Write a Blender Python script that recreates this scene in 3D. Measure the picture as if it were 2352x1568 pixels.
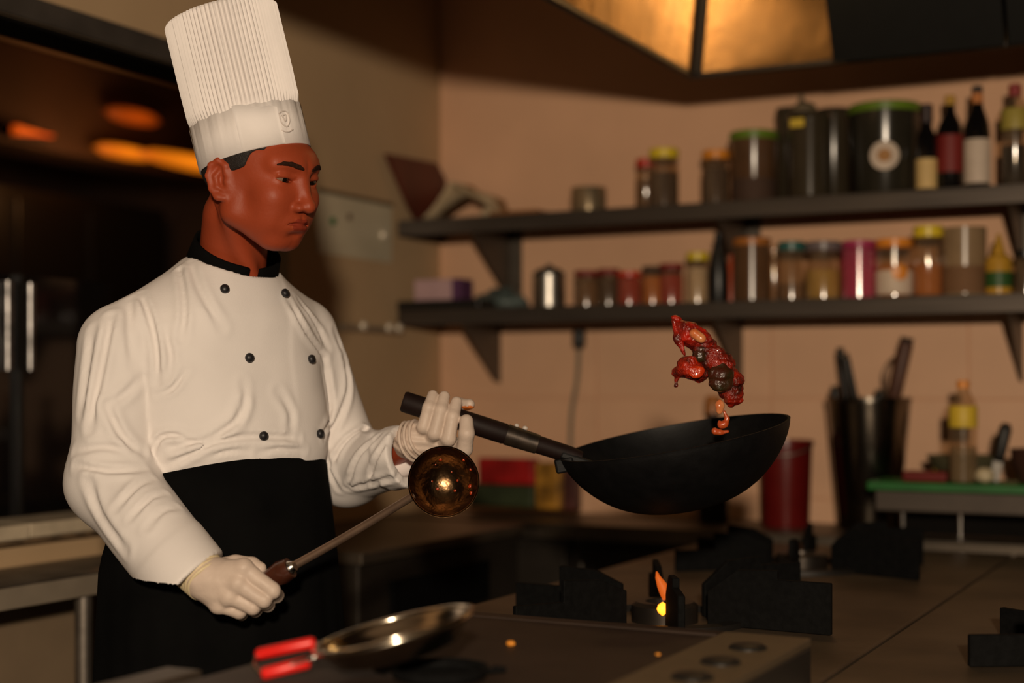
import bpy, bmesh, math, random
import numpy as np
from mathutils import Vector, Matrix

for o in list(bpy.data.objects):
    bpy.data.objects.remove(o, do_unlink=True)
SC = bpy.context.scene
COL = SC.collection
random.seed(7)
rng = np.random.default_rng(7)

# ------------------------------------------------------------------ camera
FPX, CX, HY = 3400.0, 1176.0, 890.0        # focal length in px, centre column, horizon row (2352x1568)
CAMZ, YAW = 1.2, math.radians(27)
CS, SN = math.cos(YAW), math.sin(YAW)
cam_d = bpy.data.cameras.new('camera')
cam = bpy.data.objects.new('camera', cam_d); COL.objects.link(cam)
cam.location = (0, 0, CAMZ)
cam.rotation_euler = (math.pi / 2, 0, YAW)
cam_d.sensor_width = 36.0
cam_d.lens = 36.0 * FPX / 2352
cam_d.shift_y = (HY - 784) / 2352
cam_d.clip_start = 0.05
cam_d.dof.use_dof = True
cam_d.dof.focus_distance = 2.44
cam_d.dof.aperture_fstop = 1.55
SC.camera = cam

# ------------------------------------------------------------------ world, lights, exposure
w = bpy.data.worlds.new('night'); SC.world = w; w.use_nodes = True
bg = w.node_tree.nodes['Background']
bg.inputs[0].default_value = (1.0, 0.68, 0.42, 1); bg.inputs[1].default_value = 0.012
fl = bpy.data.lights.new('camera_flash', 'SPOT')
fl.energy = 405; fl.color = (1.0, 0.80, 0.585); fl.shadow_soft_size = 0.07
fl.spot_size = math.radians(95); fl.spot_blend = 0.5
flo = bpy.data.objects.new('camera_flash', fl); COL.objects.link(flo)
flo.location = (0.0 * CS + 1.0 * SN, 0.0 * SN - 1.0 * CS, 1.70)
flo.rotation_euler = (math.radians(85), 0, YAW)
SC.view_settings.view_transform = 'Standard'
SC.view_settings.look = 'None'
SC.view_settings.exposure = 0.0
SC.view_settings.gamma = 1.0
SC.view_settings.use_curve_mapping = False

# ------------------------------------------------------------------ helpers: pixels at a known distance -> place
def W(r, d, z):                      # camera-aligned metres -> world
    return Vector((CS * r - SN * d, SN * r + CS * d, z))
def K(x, y, d):                      # picture point at distance d, camera-aligned
    return np.array([(x - CX) / FPX * d, d, CAMZ + (HY - y) / FPX * d])
def KW(x, y, d): return W(*K(x, y, d))
def depthY(x, Y): return Y / (CS + (x - CX) / FPX * SN)
def depthX(x, X): return X / (-SN + (x - CX) / FPX * CS)
def PY(x, y, Y): return KW(x, y, depthY(x, Y))
def PX(x, y, X): return KW(x, y, depthX(x, X))
def PZ(x, y, z): return KW(x, y, (CAMZ - z) * FPX / (y - HY))

# ------------------------------------------------------------------ materials (all procedural)
MATS = {}
def S(r, g, b):
    f = lambda c: (c / 255 / 12.92) if c / 255 <= 0.04045 else ((c / 255 + 0.055) / 1.055) ** 2.4
    return (f(r), f(g), f(b))
def M(name, col=(0.5, 0.5, 0.5), rough=0.5, metal=0.0, var=0.12, vscale=18.0, bump=0.0, bscale=60.0,
      alpha=1.0, trans=0.0, emit=None, estr=0.0, coat=0.0, sss=0.0, col2=None, spec=0.5, stretch=None, aniso=0.0):
    if name in MATS: return MATS[name]
    m = bpy.data.materials.new(name); m.use_nodes = True
    nt = m.node_tree; b = nt.nodes['Principled BSDF']
    tc = nt.nodes.new('ShaderNodeTexCoord'); src = tc.outputs['Object']
    if stretch:
        mp = nt.nodes.new('ShaderNodeMapping'); mp.inputs['Scale'].default_value = stretch
        nt.links.new(src, mp.inputs[0]); src = mp.outputs[0]
    nz = nt.nodes.new('ShaderNodeTexNoise'); nz.inputs['Scale'].default_value = vscale
    nz.inputs['Detail'].default_value = 4
    nt.links.new(src, nz.inputs['Vector'])
    rp = nt.nodes.new('ShaderNodeValToRGB')
    c2 = col2 if col2 else tuple(max(0, c * (1 - var)) for c in col)
    rp.color_ramp.elements[0].position = 0.35; rp.color_ramp.elements[1].position = 0.65
    rp.color_ramp.elements[0].color = (*c2, 1); rp.color_ramp.elements[1].color = (*col, 1)
    nt.links.new(nz.outputs['Fac'], rp.inputs[0]); nt.links.new(rp.outputs[0], b.inputs['Base Color'])
    b.inputs['Roughness'].default_value = rough; b.inputs['Metallic'].default_value = metal
    b.inputs['Alpha'].default_value = alpha; b.inputs['Transmission Weight'].default_value = trans
    b.inputs['Specular IOR Level'].default_value = spec
    if coat: b.inputs['Coat Weight'].default_value = coat; b.inputs['Coat Roughness'].default_value = 0.08
    if sss:
        b.inputs['Subsurface Weight'].default_value = sss
        b.inputs['Subsurface Radius'].default_value = (0.008, 0.003, 0.0015); b.inputs['Subsurface Scale'].default_value = 1.0
    if emit:
        b.inputs['Emission Color'].default_value = (*emit, 1); b.inputs['Emission Strength'].default_value = estr
    if bump:
        n2 = nt.nodes.new('ShaderNodeTexNoise'); n2.inputs['Scale'].default_value = bscale; n2.inputs['Detail'].default_value = 3
        nt.links.new(src, n2.inputs['Vector'])
        bp = nt.nodes.new('ShaderNodeBump'); bp.inputs['Strength'].default_value = bump; bp.inputs['Distance'].default_value = 0.01
        nt.links.new(n2.outputs['Fac'], bp.inputs['Height']); nt.links.new(bp.outputs[0], b.inputs['Normal'])
    MATS[name] = m
    return m

def clear_mat(name, tint, gloss, rough=0.14, body=(0.4, 0.3, 0.2), haze=0.12):
    m = bpy.data.materials.new(name); m.use_nodes = True; nt = m.node_tree; nt.nodes.remove(nt.nodes['Principled BSDF'])
    out = nt.nodes['Material Output']; tr = nt.nodes.new('ShaderNodeBsdfTransparent'); gl = nt.nodes.new('ShaderNodeBsdfGlossy'); df = nt.nodes.new('ShaderNodeBsdfDiffuse')
    nz = nt.nodes.new('ShaderNodeTexNoise'); nz.inputs['Scale'].default_value = 14; tc = nt.nodes.new('ShaderNodeTexCoord'); nt.links.new(tc.outputs['Object'], nz.inputs['Vector'])
    mr = nt.nodes.new('ShaderNodeMapRange'); mr.inputs['To Min'].default_value = haze * 0.7; mr.inputs['To Max'].default_value = haze * 1.3; nt.links.new(nz.outputs['Fac'], mr.inputs['Value'])
    tr.inputs[0].default_value = (*tint, 1); df.inputs[0].default_value = (*body, 1); gl.inputs['Roughness'].default_value = rough; gl.inputs['Color'].default_value = (1, 1, 1, 1)
    m1 = nt.nodes.new('ShaderNodeMixShader'); m2 = nt.nodes.new('ShaderNodeMixShader'); m2.inputs[0].default_value = gloss
    nt.links.new(mr.outputs[0], m1.inputs[0]); nt.links.new(tr.outputs[0], m1.inputs[1]); nt.links.new(df.outputs[0], m1.inputs[2])
    nt.links.new(m1.outputs[0], m2.inputs[1]); nt.links.new(gl.outputs[0], m2.inputs[2]); nt.links.new(m2.outputs[0], out.inputs[0])
    MATS[name] = m
    return m

# ------------------------------------------------------------------ mesh helpers
def tag(o, label=None, cat=None, group=None, kind=None):
    if label: o['label'] = label
    if cat: o['category'] = cat
    if group: o['group'] = group
    if kind: o['kind'] = kind
    return o
def thing(name, loc, label, cat, group=None):
    o = bpy.data.objects.new(name, None); COL.objects.link(o); o.location = loc; o.empty_display_size = 0.05
    return tag(o, label, cat, group)
def origin(o):
    v = Vector((0, 0, 0))
    while o: v = v + Vector(o.location); o = o.parent
    return v
def obj(name, verts, faces, mat, parent=None, loc=None, smooth=False, sharp=None):
    """verts in world coordinates; the object's origin is loc (or its parent's origin)."""
    base = origin(parent) if parent else Vector(loc if loc is not None else (0, 0, 0))
    V = np.asarray(verts, dtype=float).reshape(-1, 3)
    me = bpy.data.meshes.new(name)
    me.from_pydata((V - np.array(base)).tolist(), [], [list(map(int, f)) for f in faces])
    if smooth: me.polygons.foreach_set('use_smooth', [True] * len(me.polygons))
    me.materials.append(mat); me.update()
    if sharp is not None and smooth: me.set_sharp_from_angle(angle=math.radians(sharp))
    o = bpy.data.objects.new(name, me); COL.objects.link(o)
    if parent: o.parent = parent
    else: o.location = base
    return o
def bev(o, w=0.003, seg=2):
    m = o.modifiers.new('bevel', 'BEVEL'); m.width = w; m.segments = seg; m.limit_method = 'ANGLE'; m.angle_limit = math.radians(40)
    return o

class B:
    def __init__(s): s.v = []; s.f = []
    def add(s, V, F):
        n = len(s.v); s.v += [tuple(map(float, p)) for p in V]; s.f += [[i + n for i in f] for f in F]; return s
    def box(s, x0, x1, y0, y1, z0, z1):
        V = [(x, y, z) for x in (x0, x1) for y in (y0, y1) for z in (z0, z1)]
        return s.add(V, [(0, 1, 3, 2), (4, 6, 7, 5), (0, 4, 5, 1), (2, 3, 7, 6), (0, 2, 6, 4), (1, 5, 7, 3)])
    def obox(s, c, ax, ay, az, hx, hy, hz):          # oriented box
        c = np.array(c, float); ax, ay, az = (np.array(a, float) for a in (ax, ay, az))
        V = [c + ax * hx * i + ay * hy * j + az * hz * k for i in (-1, 1) for j in (-1, 1) for k in (-1, 1)]
        return s.add(V, [(0, 1, 3, 2), (4, 6, 7, 5), (0, 4, 5, 1), (2, 3, 7, 6), (0, 2, 6, 4), (1, 5, 7, 3)])
    def lathe(s, c, prof, n=28, axis=None, e1=None, sx=1.0, sy=1.0, cap0=True, cap1=True):
        c = np.array(c, float); A = np.array(axis if axis is not None else (0, 0, 1), float); A /= np.linalg.norm(A)
        if e1 is None: e1 = np.array((1, 0, 0)) if abs(A[0]) < 0.9 else np.array((0, 1, 0))
        e1 = np.array(e1, float); e1 = e1 - A * e1.dot(A); e1 /= np.linalg.norm(e1); e2 = np.cross(A, e1)
        V, F = [], []
        for r, z in prof:
            for i in range(n):
                a = 2 * math.pi * i / n
                V.append(c + A * z + e1 * math.cos(a) * r * sx + e2 * math.sin(a) * r * sy)
        for j in range(len(prof) - 1):
            for i in range(n):
                i2 = (i + 1) % n
                F.append((j * n + i, j * n + i2, (j + 1) * n + i2, (j + 1) * n + i))
        if cap0: F.append(tuple(range(n))[::-1])
        if cap1: F.append(tuple((len(prof) - 1) * n + i for i in range(n)))
        return s.add(V, F)
    def tube(s, pts, rad, n=12):
        P = [np.array(p, float) for p in pts]; R = rad if isinstance(rad, (list, tuple)) else [rad] * len(P)
        V, F = [], []; prev = None
        for i, p in enumerate(P):
            t = P[min(i + 1, len(P) - 1)] - P[max(i - 1, 0)]; t /= np.linalg.norm(t) + 1e-9
            if prev is None:
                e = np.cross(t, (0, 0, 1)); e = e if np.linalg.norm(e) > 0.05 else np.cross(t, (1, 0, 0))
            else: e = prev - t * prev.dot(t)
            e /= np.linalg.norm(e); prev = e; g = np.cross(t, e)
            for k in range(n):
                a = 2 * math.pi * k / n; V.append(p + (e * math.cos(a) + g * math.sin(a)) * R[i])
        for i in range(len(P) - 1):
            for k in range(n):
                k2 = (k + 1) % n; F.append((i * n + k, i * n + k2, (i + 1) * n + k2, (i + 1) * n + k))
        F.append(tuple(range(n))[::-1]); F.append(tuple((len(P) - 1) * n + k for k in range(n)))
        return s.add(V, F)
    def prism(s, poly, off):                              # planar polygon (3-D points) pushed along off
        n = len(poly); off = np.array(off, float); P = [np.array(p, float) for p in poly]
        V = P + [p + off for p in P]
        F = [tuple(range(n))[::-1], tuple(range(n, 2 * n))] + [(i, (i + 1) % n, n + (i + 1) % n, n + i) for i in range(n)]
        return s.add(V, F)
    def make(s, name, mat, parent=None, loc=None, smooth=False, sharp=None):
        return obj(name, s.v, s.f, mat, parent, loc, smooth, sharp)
def spline(pts, n=12):
    P = [np.array(p, float) for p in pts]; P = [2 * P[0] - P[1]] + P + [2 * P[-1] - P[-2]]; out = []
    for i in range(1, len(P) - 2):
        a, b, c, d = P[i - 1:i + 3]
        for k in range(n):
            t = k / n
            out.append(0.5 * (2 * b + (c - a) * t + (2 * a - 5 * b + 4 * c - d) * t * t + (3 * b - a - 3 * c + d) * t ** 3))
    out.append(P[-2]); return out

# ---- signed-distance modelling: a field is turned into one closed quad surface (surface nets)
def surf(fn, lo, hi, h, smooth=1):
    ax = [np.arange(lo[i], hi[i] + h, h, dtype=np.float32) for i in range(3)]
    X, Y, Z = np.meshgrid(*ax, indexing='ij')
    Fv = fn((X, Y, Z)).astype(np.float32)
    s = Fv < 0
    nx, ny, nz = s.shape
    cnt = np.zeros((nx - 1, ny - 1, nz - 1), np.int8)
    C = [(i, j, k) for i in (0, 1) for j in (0, 1) for k in (0, 1)]
    for i, j, k in C: cnt += s[i:nx - 1 + i, j:ny - 1 + j, k:nz - 1 + k]
    mask = (cnt > 0) & (cnt < 8)
    ids = np.argwhere(mask); n = len(ids)
    idx = np.full(mask.shape, -1, np.int64); idx[mask] = np.arange(n)
    f8 = np.stack([Fv[ids[:, 0] + i, ids[:, 1] + j, ids[:, 2] + k] for i, j, k in C], 1)
    acc = np.zeros((n, 3)); num = np.zeros(n)
    for a in range(8):
        for b in range(a + 1, 8):
            if sum(abs(C[a][q] - C[b][q]) for q in range(3)) != 1: continue
            fa, fb = f8[:, a], f8[:, b]; m = (fa < 0) != (fb < 0)
            t = np.where(m, fa / np.where(m, fa - fb, 1), 0)
            pa, pb = np.array(C[a], float), np.array(C[b], float)
            acc += np.where(m[:, None], pa + (pb - pa) * t[:, None], 0); num += m
    V = (ids + acc / num[:, None]) * h + np.array([lo[0], lo[1], lo[2]])
    Q = []
    for axn in range(3):
        o1, o2 = [q for q in range(3) if q != axn]
        sl0 = [slice(None)] * 3; sl1 = [slice(None)] * 3
        sl0[axn] = slice(0, -1); sl1[axn] = slice(1, None)
        a, b = s[tuple(sl0)], s[tuple(sl1)]
        E = np.argwhere(a != b)
        E = E[(E[:, o1] > 0) & (E[:, o2] > 0) & (E[:, o1] < s.shape[o1] - 1) & (E[:, o2] < s.shape[o2] - 1)]
        inside = s[E[:, 0], E[:, 1], E[:, 2]]
        def cell(d1, d2):
            c = E.copy(); c[:, o1] += d1; c[:, o2] += d2
            return idx[c[:, 0], c[:, 1], c[:, 2]]
        q = np.stack([cell(-1, -1), cell(0, -1), cell(0, 0), cell(-1, 0)], 1)
        flip = inside if axn != 1 else ~inside
        q = np.where(flip[:, None], q, q[:, ::-1]); Q.append(q)
    Q = np.concatenate(Q); Q = Q[(Q >= 0).all(1)]
    for _ in range(smooth):
        sm = np.zeros_like(V); c = np.zeros(n)
        for k in range(4):
            u, v = Q[:, k], Q[:, (k + 1) % 4]
            np.add.at(sm, u, V[v]); np.add.at(c, u, 1); np.add.at(sm, v, V[u]); np.add.at(c, v, 1)
        V = np.where(c[:, None] > 0, 0.5 * V + 0.5 * sm / np.maximum(c, 1)[:, None], V)
    return V, Q
def toworld(V):                       # camera-aligned -> world, array
    V = np.asarray(V, float)
    return np.stack([CS * V[:, 0] - SN * V[:, 1], SN * V[:, 0] + CS * V[:, 1], V[:, 2]], 1)
def ell(p, c, r):
    x, y, z = ((p[i] - c[i]) for i in range(3))
    k0 = np.sqrt((x / r[0]) ** 2 + (y / r[1]) ** 2 + (z / r[2]) ** 2) + 1e-6
    k1 = np.sqrt((x / r[0] ** 2) ** 2 + (y / r[1] ** 2) ** 2 + (z / r[2] ** 2) ** 2) + 1e-6
    return k0 * (k0 - 1) / k1
def sph(p, c, r): return np.sqrt(sum((p[i] - c[i]) ** 2 for i in range(3))) - r
def cap(p, a, b, ra, rb=None):
    rb = ra if rb is None else rb
    ba = [float(b[i] - a[i]) for i in range(3)]; L = sum(q * q for q in ba) + 1e-12
    t = np.clip(sum((p[i] - float(a[i])) * ba[i] for i in range(3)) / L, 0, 1)
    return np.sqrt(sum((p[i] - float(a[i]) - ba[i] * t) ** 2 for i in range(3))) - (ra + (rb - ra) * t)
def chain(p, pts, rads, k=0.004):
    d = None
    for i in range(len(pts) - 1):
        c = cap(p, pts[i], pts[i + 1], rads[i], rads[i + 1]); d = c if d is None else smin(d, c, k)
    return d
def smin(a, b, k):
    h = np.clip(0.5 + 0.5 * (b - a) / k, 0, 1); return b * (1 - h) + a * h - k * h * (1 - h)
def smax(a, b, k): return -smin(-a, -b, k)
def n3(p, f, s=0.0):
    x, y, z = p
    return (np.sin(f * x + 1.3 + s + 1.7 * np.sin(0.6 * f * z + s)) * np.sin(f * y + 2.1 * s + 1.3 * np.sin(0.7 * f * x)) +
            np.sin(1.7 * f * z + 0.7 - s + 1.1 * np.sin(0.8 * f * y))) * 0.5
def curve(zs, vs):
    t = np.linspace(zs[0], zs[-1], 240); v = np.interp(t, zs, vs)
    k = np.ones(15) / 15; v2 = np.convolve(np.pad(v, 7, mode='edge'), k, 'valid')
    return lambda z: np.interp(z, t, v2)

STEEL = M('brushed_steel', (0.50, 0.47, 0.43), 0.34, 1.0, 0.25, 40, 0.02, 300, stretch=(1, 1, 8))
STEEL_D = M('dull_steel', (0.24, 0.21, 0.18), 0.5, 0.9, 0.4, 14, 0.03, 120)
STEEL_B = M('polished_steel', (0.62, 0.59, 0.55), 0.2, 1.0, 0.15, 30)
IRON = M('cast_iron', (0.004, 0.004, 0.004), 0.8, 0.0, 0.5, 80, 0.08, 220, spec=0.12)
BLACKM = M('black_paint', (0.010, 0.009, 0.008), 0.45)
# ================================================================== the setting
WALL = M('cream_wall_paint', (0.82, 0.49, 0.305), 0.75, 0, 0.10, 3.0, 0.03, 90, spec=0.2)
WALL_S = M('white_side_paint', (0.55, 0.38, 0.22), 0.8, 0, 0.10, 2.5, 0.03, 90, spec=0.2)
TILE = M('cream_tile', (0.80, 0.485, 0.305), 0.5, 0, 0.08, 5.0, spec=0.3)
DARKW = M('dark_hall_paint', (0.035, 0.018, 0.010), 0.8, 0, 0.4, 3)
FLOORM = M('dark_floor_tile', (0.06, 0.045, 0.035), 0.5, 0, 0.3, 6)
LX, BY = -2.5, 4.37                   # left wall plane, back wall plane
def struct(o): return tag(o, kind='structure')
struct(B().box(-7.2, 1.6, 0.0, 7.0, -0.1, 0.0).make('floor', FLOORM))
struct(B().box(-7.2, 1.6, 0.0, 7.0, 2.85, 2.95).make('ceiling', M('grey_ceiling', (0.30, 0.24, 0.18), 0.9)))
wb = struct(B().box(LX - 0.12, 1.6, BY, BY + 0.12, 0, 2.85).make('wall_back', WALL))
# large glazed tiles between worktop and lower shelf, joints left open
tile_me = None
for r_, z0 in enumerate((0.568, 0.868, 1.168)):
    for i in range(7):
        x0 = LX + 0.002 + i * 0.58
        hz = 0.2975 if z0 < 1.1 else 0.2975
        if tile_me is None:
            t = B().box(-0.2885, 0.2885, -0.006, 0, 0, 0.2975).make('tile', TILE, wb); tile_me = t.data; bev(t, 0.0015, 1)
        else:
            t = bpy.data.objects.new('tile', tile_me); COL.objects.link(t); t.parent = wb; bev(t, 0.0015, 1)
        t.location = (x0 + 0.29, BY - 0.0005, z0)
# left wall with the pass-through opening towards the dark dining hall
JY = PX(664, 600, LX).y               # jamb position along the wall
ZT = 2.085; ZS = 0.85
lw = B()
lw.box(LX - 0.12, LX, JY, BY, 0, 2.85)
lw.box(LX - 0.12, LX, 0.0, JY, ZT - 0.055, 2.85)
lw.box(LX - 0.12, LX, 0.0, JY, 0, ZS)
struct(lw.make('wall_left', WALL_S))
struct(bev(B().box(LX + 0.0005, LX + 0.014, 0.0, JY, ZT - 0.055, ZT).make('trim_1', M('dark_brown_trim', (0.06, 0.05, 0.042), 0.6, 0, 0.3, 9)), 0.003))
struct(B().box(LX + 0.0005, LX + 0.004, 0.0, 3.98, 0.0, 0.79).make('darker_panel_left', M('darker_wall_brown', (0.25, 0.175, 0.105), 0.8, 0, 0.2, 5)))  # thin darker panel added to dim the lower wall
struct(B().box(LX - 0.125, LX + 0.0, 0.0, JY - 0.001, ZT - 0.065, ZT - 0.0555).make('trim_5', M('lintel_black', (0.006, 0.005, 0.004), 0.8, spec=0.1)))  # black plate added to darken the lintel's lit underside
sill = struct(bev(B().box(LX - 0.14, LX + 0.03, 0.0, JY, ZS, ZS + 0.012).make('trim_2', M('sill_mortar', (0.16, 0.10, 0.05), 0.9, 0, 0.6, 30, 0.3, 60)), 0.003))
for i in range(9):
    y0 = 0.3 + i * 0.31
    if y0 + 0.3 > JY: break
    bev(B().box(LX - 0.14, LX + 0.034 - 0.006 * (i % 2), y0, y0 + 0.303, ZS + 0.012, ZS + 0.045).make('tile', M('sill_tile', (0.62, 0.52, 0.38), 0.5, 0, 0.25, 16), sill), 0.004)
# dining hall beyond the opening
HX = -6.6
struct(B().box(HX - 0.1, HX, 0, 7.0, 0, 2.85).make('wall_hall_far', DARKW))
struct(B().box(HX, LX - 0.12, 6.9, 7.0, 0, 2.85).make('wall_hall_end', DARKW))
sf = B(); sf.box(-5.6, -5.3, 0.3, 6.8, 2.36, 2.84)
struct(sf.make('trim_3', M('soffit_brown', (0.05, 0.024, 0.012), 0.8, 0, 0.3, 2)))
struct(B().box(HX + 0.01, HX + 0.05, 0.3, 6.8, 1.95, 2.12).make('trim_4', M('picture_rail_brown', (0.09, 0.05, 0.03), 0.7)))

# ================================================================== extractor hood
HZ = 2.05; hx0, hy1 = -1.375, 3.79; hx1, hy0 = 1.35, 1.7
HOODM = M('hood_steel', (0.27, 0.165, 0.066), 0.20, 1.0, 0.35, 5, 0.16, 6)
hood = thing('extractor_hood', ((hx0 + hx1) / 2, (hy0 + hy1) / 2, HZ), 'large steel extractor hood hanging above the stove with golden reflections inside', 'hood')
ins, rise = 0.09, 0.62
def slab(a, b, c, d, t):              # inner quad a,b,c,d (seen from inside) with thickness t outward
    a, b, c, d = (np.array(q, float) for q in (a, b, c, d)); n = np.cross(b - a, d - a); n /= np.linalg.norm(n)
    return [a, b, c, d], n * t
A = [(hx0, hy0), (hx1, hy0), (hx1, hy1), (hx0, hy1)]
Tp = [(hx0 + ins, hy0 + ins), (hx1 - ins, hy0 + ins), (hx1 - ins, hy1 - ins), (hx0 + ins, hy1 - ins)]
for i in range(4):
    j = (i + 1) % 4
    q, off = slab((*A[i], HZ), (*A[j], HZ), (*Tp[j], HZ + rise), (*Tp[i], HZ + rise), 0.012)
    if np.dot(off[:2], np.array(A[i]) + np.array(A[j]) - np.array([hx0 + hx1, hy0 + hy1])) < 0: off = -off
    B().prism(q, off).make('panel', HOODM, hood)
for (x0, x1, y0, y1) in ((hx0 - 0.02, hx1 + 0.02, hy1, hy1 + 0.02), (hx0 - 0.02, hx1 + 0.02, hy0 - 0.02, hy0), (hx0 - 0.02, hx0, hy0, hy1), (hx1, hx1 + 0.02, hy0, hy1)):
    B().box(x0, x1, y0, y1, HZ - 0.012, HZ + 0.03).make('rim', M('hood_rim_dark', (0.03, 0.022, 0.016), 0.5, 0.4), hood)
cor = B().tube(spline([(hx0 + 0.004, hy1 - 0.004, HZ + 0.0), (hx0 + 0.004 + ins * 0.3, hy1 - 0.004 - ins * 0.3, HZ + rise * 0.3), (hx0 + ins, hy1 - ins, HZ + rise)], 6), 0.014, 10)
cor.make('corner_seam', M('soot_seam', (0.02, 0.014, 0.010), 0.8), hood)
B().box(hx0 + ins, hx1 - ins, hy0 + ins, hy1 - ins, HZ + rise, HZ + rise + 0.02).make('top_plate', HOODM, hood)
fm = M('grease_filter', (0.012, 0.012, 0.011), 0.5, 0.6)
# unseen lamp added to brighten the hood's inside, near its far left corner
lp = (hx0 + 0.30, hy1 - 0.30, HZ + 0.36)
B().lathe(lp, [(0.012, 0.05), (0.030, 0.045), (0.030, 0.02)], 18, cap1=False).make('fill_holder', M('soot_seam'), hood, smooth=True)
B().lathe(lp, [(0.002, -0.032), (0.018, -0.024), (0.026, 0.0), (0.018, 0.022), (0.010, 0.03)], 18).make('fill_bulb', M('hood_fill_bulb', (1, 0.8, 0.5), 0.4, emit=(1.0, 0.62, 0.22), estr=12), hood, smooth=True)
B().tube([(lp[0], lp[1], lp[2] + 0.045), (lp[0] + 0.02, lp[1] - 0.02, HZ + rise)], 0.008, 8).make('fill_stem', M('soot_seam'), hood)
hl_ = bpy.data.lights.new('hood_fill_light', 'POINT'); hl_.energy = 3.0; hl_.color = (1.0, 0.62, 0.24); hl_.shadow_soft_size = 0.03
hlo = bpy.data.objects.new('hood_fill_light', hl_); COL.objects.link(hlo); hlo.location = (lp[0], lp[1], lp[2] - 0.065)
# row of dark grease filters standing in the right half of the hood
for i in range(4):
    x0 = -0.985 + i * 0.43
    f_ = B(); zt = HZ + 0.60
    f_.prism([(x0, hy1 - 0.03, HZ + 0.0), (x0 + 0.42, hy1 - 0.03, HZ + 0.0), (x0 + 0.42, hy1 - 0.35, zt), (x0, hy1 - 0.35, zt)], (0, -0.02, -0.02))
    fo = f_.make('grease_filter', fm, hood)

# ================================================================== shelves with brackets
SHY = 4.07
shelf_x0, shelf_x1 = -2.485, 1.0
SHM = M('shelf_steel', (0.105, 0.085, 0.07), 0.42, 0.6, 0.25, 10, 0.02, 200, stretch=(0.3, 1, 6))
def shelf(z, label, brx):
    s = thing('wall_shelf', ((shelf_x0 + shelf_x1) / 2, 4.2, z - 0.05), label, 'shelf', 'steel shelves on the back wall')
    bev(B().box(shelf_x0, shelf_x1, SHY, BY, z - 0.006, z).make('board', SHM, s), 0.001, 1)
    bev(B().box(shelf_x0, shelf_x1, SHY, SHY + 0.004, z - 0.05, z - 0.006).make('front_lip', SHM, s), 0.001, 1)
    B().box(shelf_x0, shelf_x0 + 0.004, SHY, BY, z - 0.05, z - 0.006).make('end_cap', SHM, s)
    for x in brx:
        p = [(x, BY - 0.001, z - 0.007), (x, SHY + 0.02, z - 0.007), (x, SHY + 0.02, z - 0.045), (x, BY - 0.05, z - 0.225), (x, BY - 0.001, z - 0.235)]
        br = B().prism(p, (0.004, 0, 0)); br.box(x, x + 0.045, BY - 0.005, BY - 0.001, z - 0.235, z - 0.007)
        br.make('bracket', M('bracket_steel', (0.13, 0.11, 0.09), 0.5, 0.7), s)
    return s
Z1, Z2 = 1.736, 1.449
shelf(Z1, 'upper steel wall shelf holding sauce bottles and large tubs', [PY(1172, 600, BY).x, PY(1715, 500, BY).x, PY(2350, 500, BY).x])
shelf(Z2, 'lower steel wall shelf holding the row of coloured spice jars', [PY(1150, 800, BY).x, PY(1705, 800, BY).x, PY(2348, 800, BY).x])
# cord hanging under the lower shelf
cx = PY(1330, 770, 4.30)
cd = thing('power_cord', (cx.x, cx.y, 1.02), 'grey power cord hanging from a black plug below the lower shelf', 'cord')
B().tube(spline([PY(1330, 800, 4.31), PY(1326, 870, 4.32), PY(1313, 950, 4.325), PY(1310, 1050, 4.33), PY(1312, 1130, 4.335)], 8), 0.0075, 8).make('cable', M('cord_grey', (0.22, 0.19, 0.14), 0.7), cd)
bev(B().lathe(PY(1330, 800, 4.31), [(0.010, 0), (0.021, 0.012), (0.021, 0.055), (0.012, 0.062)], 16).make('plug', BLACKM, cd, smooth=True, sharp=40), 0.001)
# ================================================================== back worktop, cabinets
CZ = 0.796
ct = thing('back_worktop', (-0.9, 4.17, CZ), 'long steel worktop running along the tiled back wall', 'worktop')
CTM = M('worktop_steel', (0.16, 0.13, 0.10), 0.45, 0.8, 0.25, 8)
bev(B().box(LX + 0.02, 1.0, 3.985, BY - 0.012, CZ - 0.006, CZ).make('top', CTM, ct), 0.002)
bev(B().box(LX + 0.02, 1.0, 3.985, 3.99, CZ - 0.045, CZ - 0.006).make('front_edge', CTM, ct), 0.001)
CABM = M('cabinet_dark', (0.045, 0.036, 0.028), 0.45, 0.5, 0.3, 8)
xs = [LX + 0.05, -1.86, -1.40, -0.80, -0.2, 0.4]
nm = ['leftmost dark steel cabinet under the back worktop beside the left wall', 'dark steel cabinet under the worktop right behind the ladle', 'dark steel cabinet under the worktop behind the wok handle',
      'dark steel cabinet under the worktop behind the rear burner', 'rightmost dark steel cabinet under the worktop']
for i in range(5):
    c = thing('base_cabinet', ((xs[i] + xs[i + 1]) / 2, 4.2, 0), nm[i], 'cabinet', 'dark cabinets under the back worktop')
    B().box(xs[i] + 0.005, xs[i + 1] - 0.005, 4.045, BY - 0.02, 0.08, CZ - 0.05).make('body', CABM, c)
    dr = bev(B().box(xs[i] + 0.012, xs[i + 1] - 0.012, 4.022, 4.045, 0.10, CZ - 0.075).make('door', CABM, c), 0.003)
    B().tube([(xs[i] + 0.05, 4.005, 0.58), (xs[i] + 0.05, 4.005, 0.68)], 0.006, 8).make('handle', STEEL_D, dr)
    for lx in (xs[i] + 0.04, xs[i + 1] - 0.04):
        B().lathe((lx, 4.2, 0), [(0.02, 0), (0.015, 0.085)], 12).make('foot', STEEL_D, c)

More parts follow.
